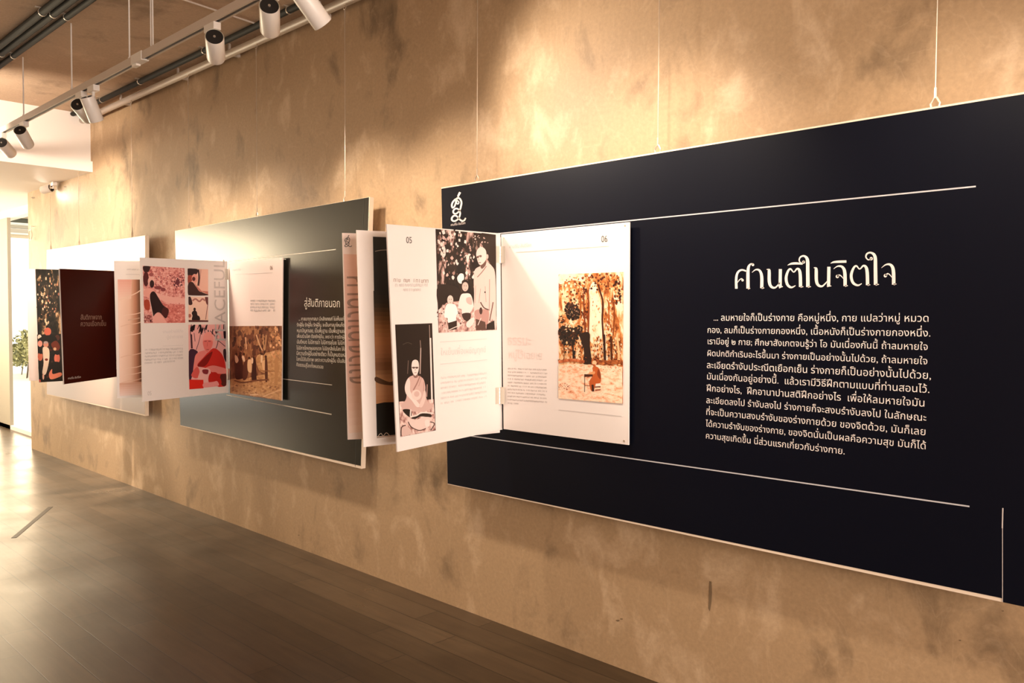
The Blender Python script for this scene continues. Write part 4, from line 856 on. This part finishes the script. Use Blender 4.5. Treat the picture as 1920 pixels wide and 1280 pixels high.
m = MB(); m.tube([(x - .012, RY, RZ + .02), (x - .012, RY, RZ + .25), (x + .004, RY, ZC)], .004, M_METALW, 8); m.tube([(x + .014, RY, RZ + .02), (x + .012, RY, RZ + .3), (x + .006, RY, ZC)], .004, M_METALW, 8); m.build('feed_cable', t, base)

def spot(label, xa, T, Hd, power, angle=105, blend=1, col=(1, .84, .68), D=.085, mount=(RY, RZ - .02), aim=None, group='white spotlights'):
    """xa: place of the adapter on the track; T: tail centre; Hd: head centre"""
    T, Hd = Vector(T), Vector(Hd); ax = (Hd - T).normalized(); base = Vector((xa, mount[0], mount[1]))
    t = thing('track_spotlight', label, 'spotlight', base, group)
    m = MB(); m.box((xa - .05, mount[0] - .018, mount[1] - .034), (xa + .05, mount[0] + .018, mount[1]), M_METALW); m.build('adapter', t, base)
    mid = T.lerp(Hd, .45); top = Vector((xa, mount[0], mount[1] - .03)); side = mid + (top - mid).normalized() * (D * .45)
    m = MB(); m.tube([top, top + Vector((0, 0, -.025)), side], .009, M_METALW, 8); m.build('stem', t, base)
    m = MB(); r = D / 2
    m.tube([T, T + ax * .004, Hd - ax * .003, Hd], [r * .96, r, r, r * .97], M_METALW, 28, False)
    m.tube([Hd, Hd - ax * .03], [r * .97, r * .6], M_METALW, 28, False); b_ = m.build('body', t, base, True)
    m = MB(); m.tube([T + ax * .003, T + ax * .006], r * .9, M_BLACK, 28); m.build('back_cap', t, base)
    m = MB(); m.tube([T - ax * .0015, T + ax * .004], r * .13, M_STEEL, 10); m.build('screw', t, base)
    m = MB(); m.tube([Hd - ax * .03, Hd - ax * .027], r * .6, mat('lamp_lens', (.9, .8, .6), .3, emit=(1, .82, .55), estr=2), 20); m.build('lens', t, base)
    l = bpy.data.lights.new('spot_light', 'SPOT'); l.energy = power; l.color = col; l.spot_size = math.radians(angle); l.spot_blend = blend; l.shadow_soft_size = .07
    lo = bpy.data.objects.new('spot_light', l); sc.collection.objects.link(lo); lo.parent = t
    lo.location = Hd + ax * .012 - base; d = ((Vector(aim) - Hd) if aim else ax); lo.rotation_euler = d.to_track_quat('-Z', 'Y').to_euler()
    return t
def solve_head(T, px, L, far=True):
    d = ray(*px); o = CAM - T; A = d.dot(d); B = 2 * d.dot(o); C_ = o.dot(o) - L * L; disc = B * B - 4 * A * C_
    s = (-B + (math.sqrt(disc) if far else -math.sqrt(disc))) / (2 * A) if disc > 0 else -B / (2 * A)
    if far is None: s = ((T - CAM).dot(CF) + .05) / d.dot(CF)
    P = CAM + d * s
    return T + (P - T).normalized() * L
SP = [('white track spotlight hanging above the gap between middle and right boards, tail facing us', (398, 45), (402, 68), (405, 108), True, 72, (-3.75, 0, 1.45), 88),
      ('white track spotlight at the top edge of the view, upright with round dark tail', (505, -10), (505, 10), (506.5, 57), True, 72, (-2.9, 0, 1.45), 88),
      ('white track spotlight cut by the top edge of the view, tilted to the right', (580, -28), (562, -16), (589, 22), None, 60, (-2.1, 0, 2.38), 85),
      ('white track spotlight in front of the tilted pair by the soffit', (175, 163), (163, 181), (175, 211), None, 58, (-4.9, 0, 1.45), 88),
      ('white track spotlight with dark tail, rear one of the tilted pair', (152, 174), (145, 195), (166, 221), True, 58, (-5.9, 0, 1.45), 88),
      ('white track spotlight tilted in front of the white soffit face, with thin dark tail', (45, 228), (37, 243.5), (52.5, 271.5), True, 80, (-7.75, 0, 2.32), 62),
      ('white track spotlight at the left edge of the view', (4, 247), (2.5, 267), (20.5, 287.5), True, 380, (-7.3, -.35, .0), 66)]
for lb, ap, tp, hp, far, pw, am, an in SP:
    xa = at_y(ap, RY).x; T = at_y(tp, RY + (-.03 if far is None else -.05)); spot(lb, xa, T, solve_head(T, hp, .150 if far is None else .165, far), pw, angle=an, aim=am)
# lamps of the same track out of view, lighting the wall above the navy board
for k, (x, tx, tz, pw) in enumerate(((-1.75, -1.9, 1.7, 55), (-.6, -.9, 1.35, 42))):
    T = Vector((x, RY, RZ - .10)); ax = (Vector((tx, 0, tz)) - T).normalized(); spot('white track spotlight on the hanging track, hung %s' % ('over the page side of the navy board', 'over the lettered side of the navy board')[k], x, T - ax * .05, T + ax * .115, pw, aim=(tx, 0, tz), angle=88)
# the one under the soffit
p = at_z((100, 342), 2.797); q0 = at_y((96.5, 352), p.y); q1 = solve_head(q0, (80, 356.5), .11, True)
spot('small white spotlight under the white soffit beside the wall', p.x, q0, q1, 10, D=.08, mount=(p.y, 2.798), aim=(-7.9, 0, 2.3), angle=80)

T = Vector((-6.95, -1.72, 2.79)); H_ = Vector((-8.13, -.4, 3.05)); ax = (H_ - T).normalized()  # unseen track and lamp, added to brighten the white soffit front
base = Vector((-6, -1.75, RZ)); t = thing('lighting_track', 'added unseen cream lighting track, farther from the cement wall than the first', 'light track', base)
m = MB(); m.box((-8.0, -1.768, RZ - .02), (4.3, -1.732, RZ + .02), M_RAIL); m.build('rail', t, base)
for x in (-7.5, -4, -1, 2):
    m = MB(); m.tube([(x, -1.75, RZ + .02), (x, -1.75, ZC)], .0045, M_METALW, 8); m.build('rod', t, base)
spot('added unseen fill spotlight on the added track, turned to the white soffit front', -6.95, T, T + ax * .165, 70, angle=115, aim=(-8.13, -.35, 3.0), mount=(-1.75, RZ - .02))
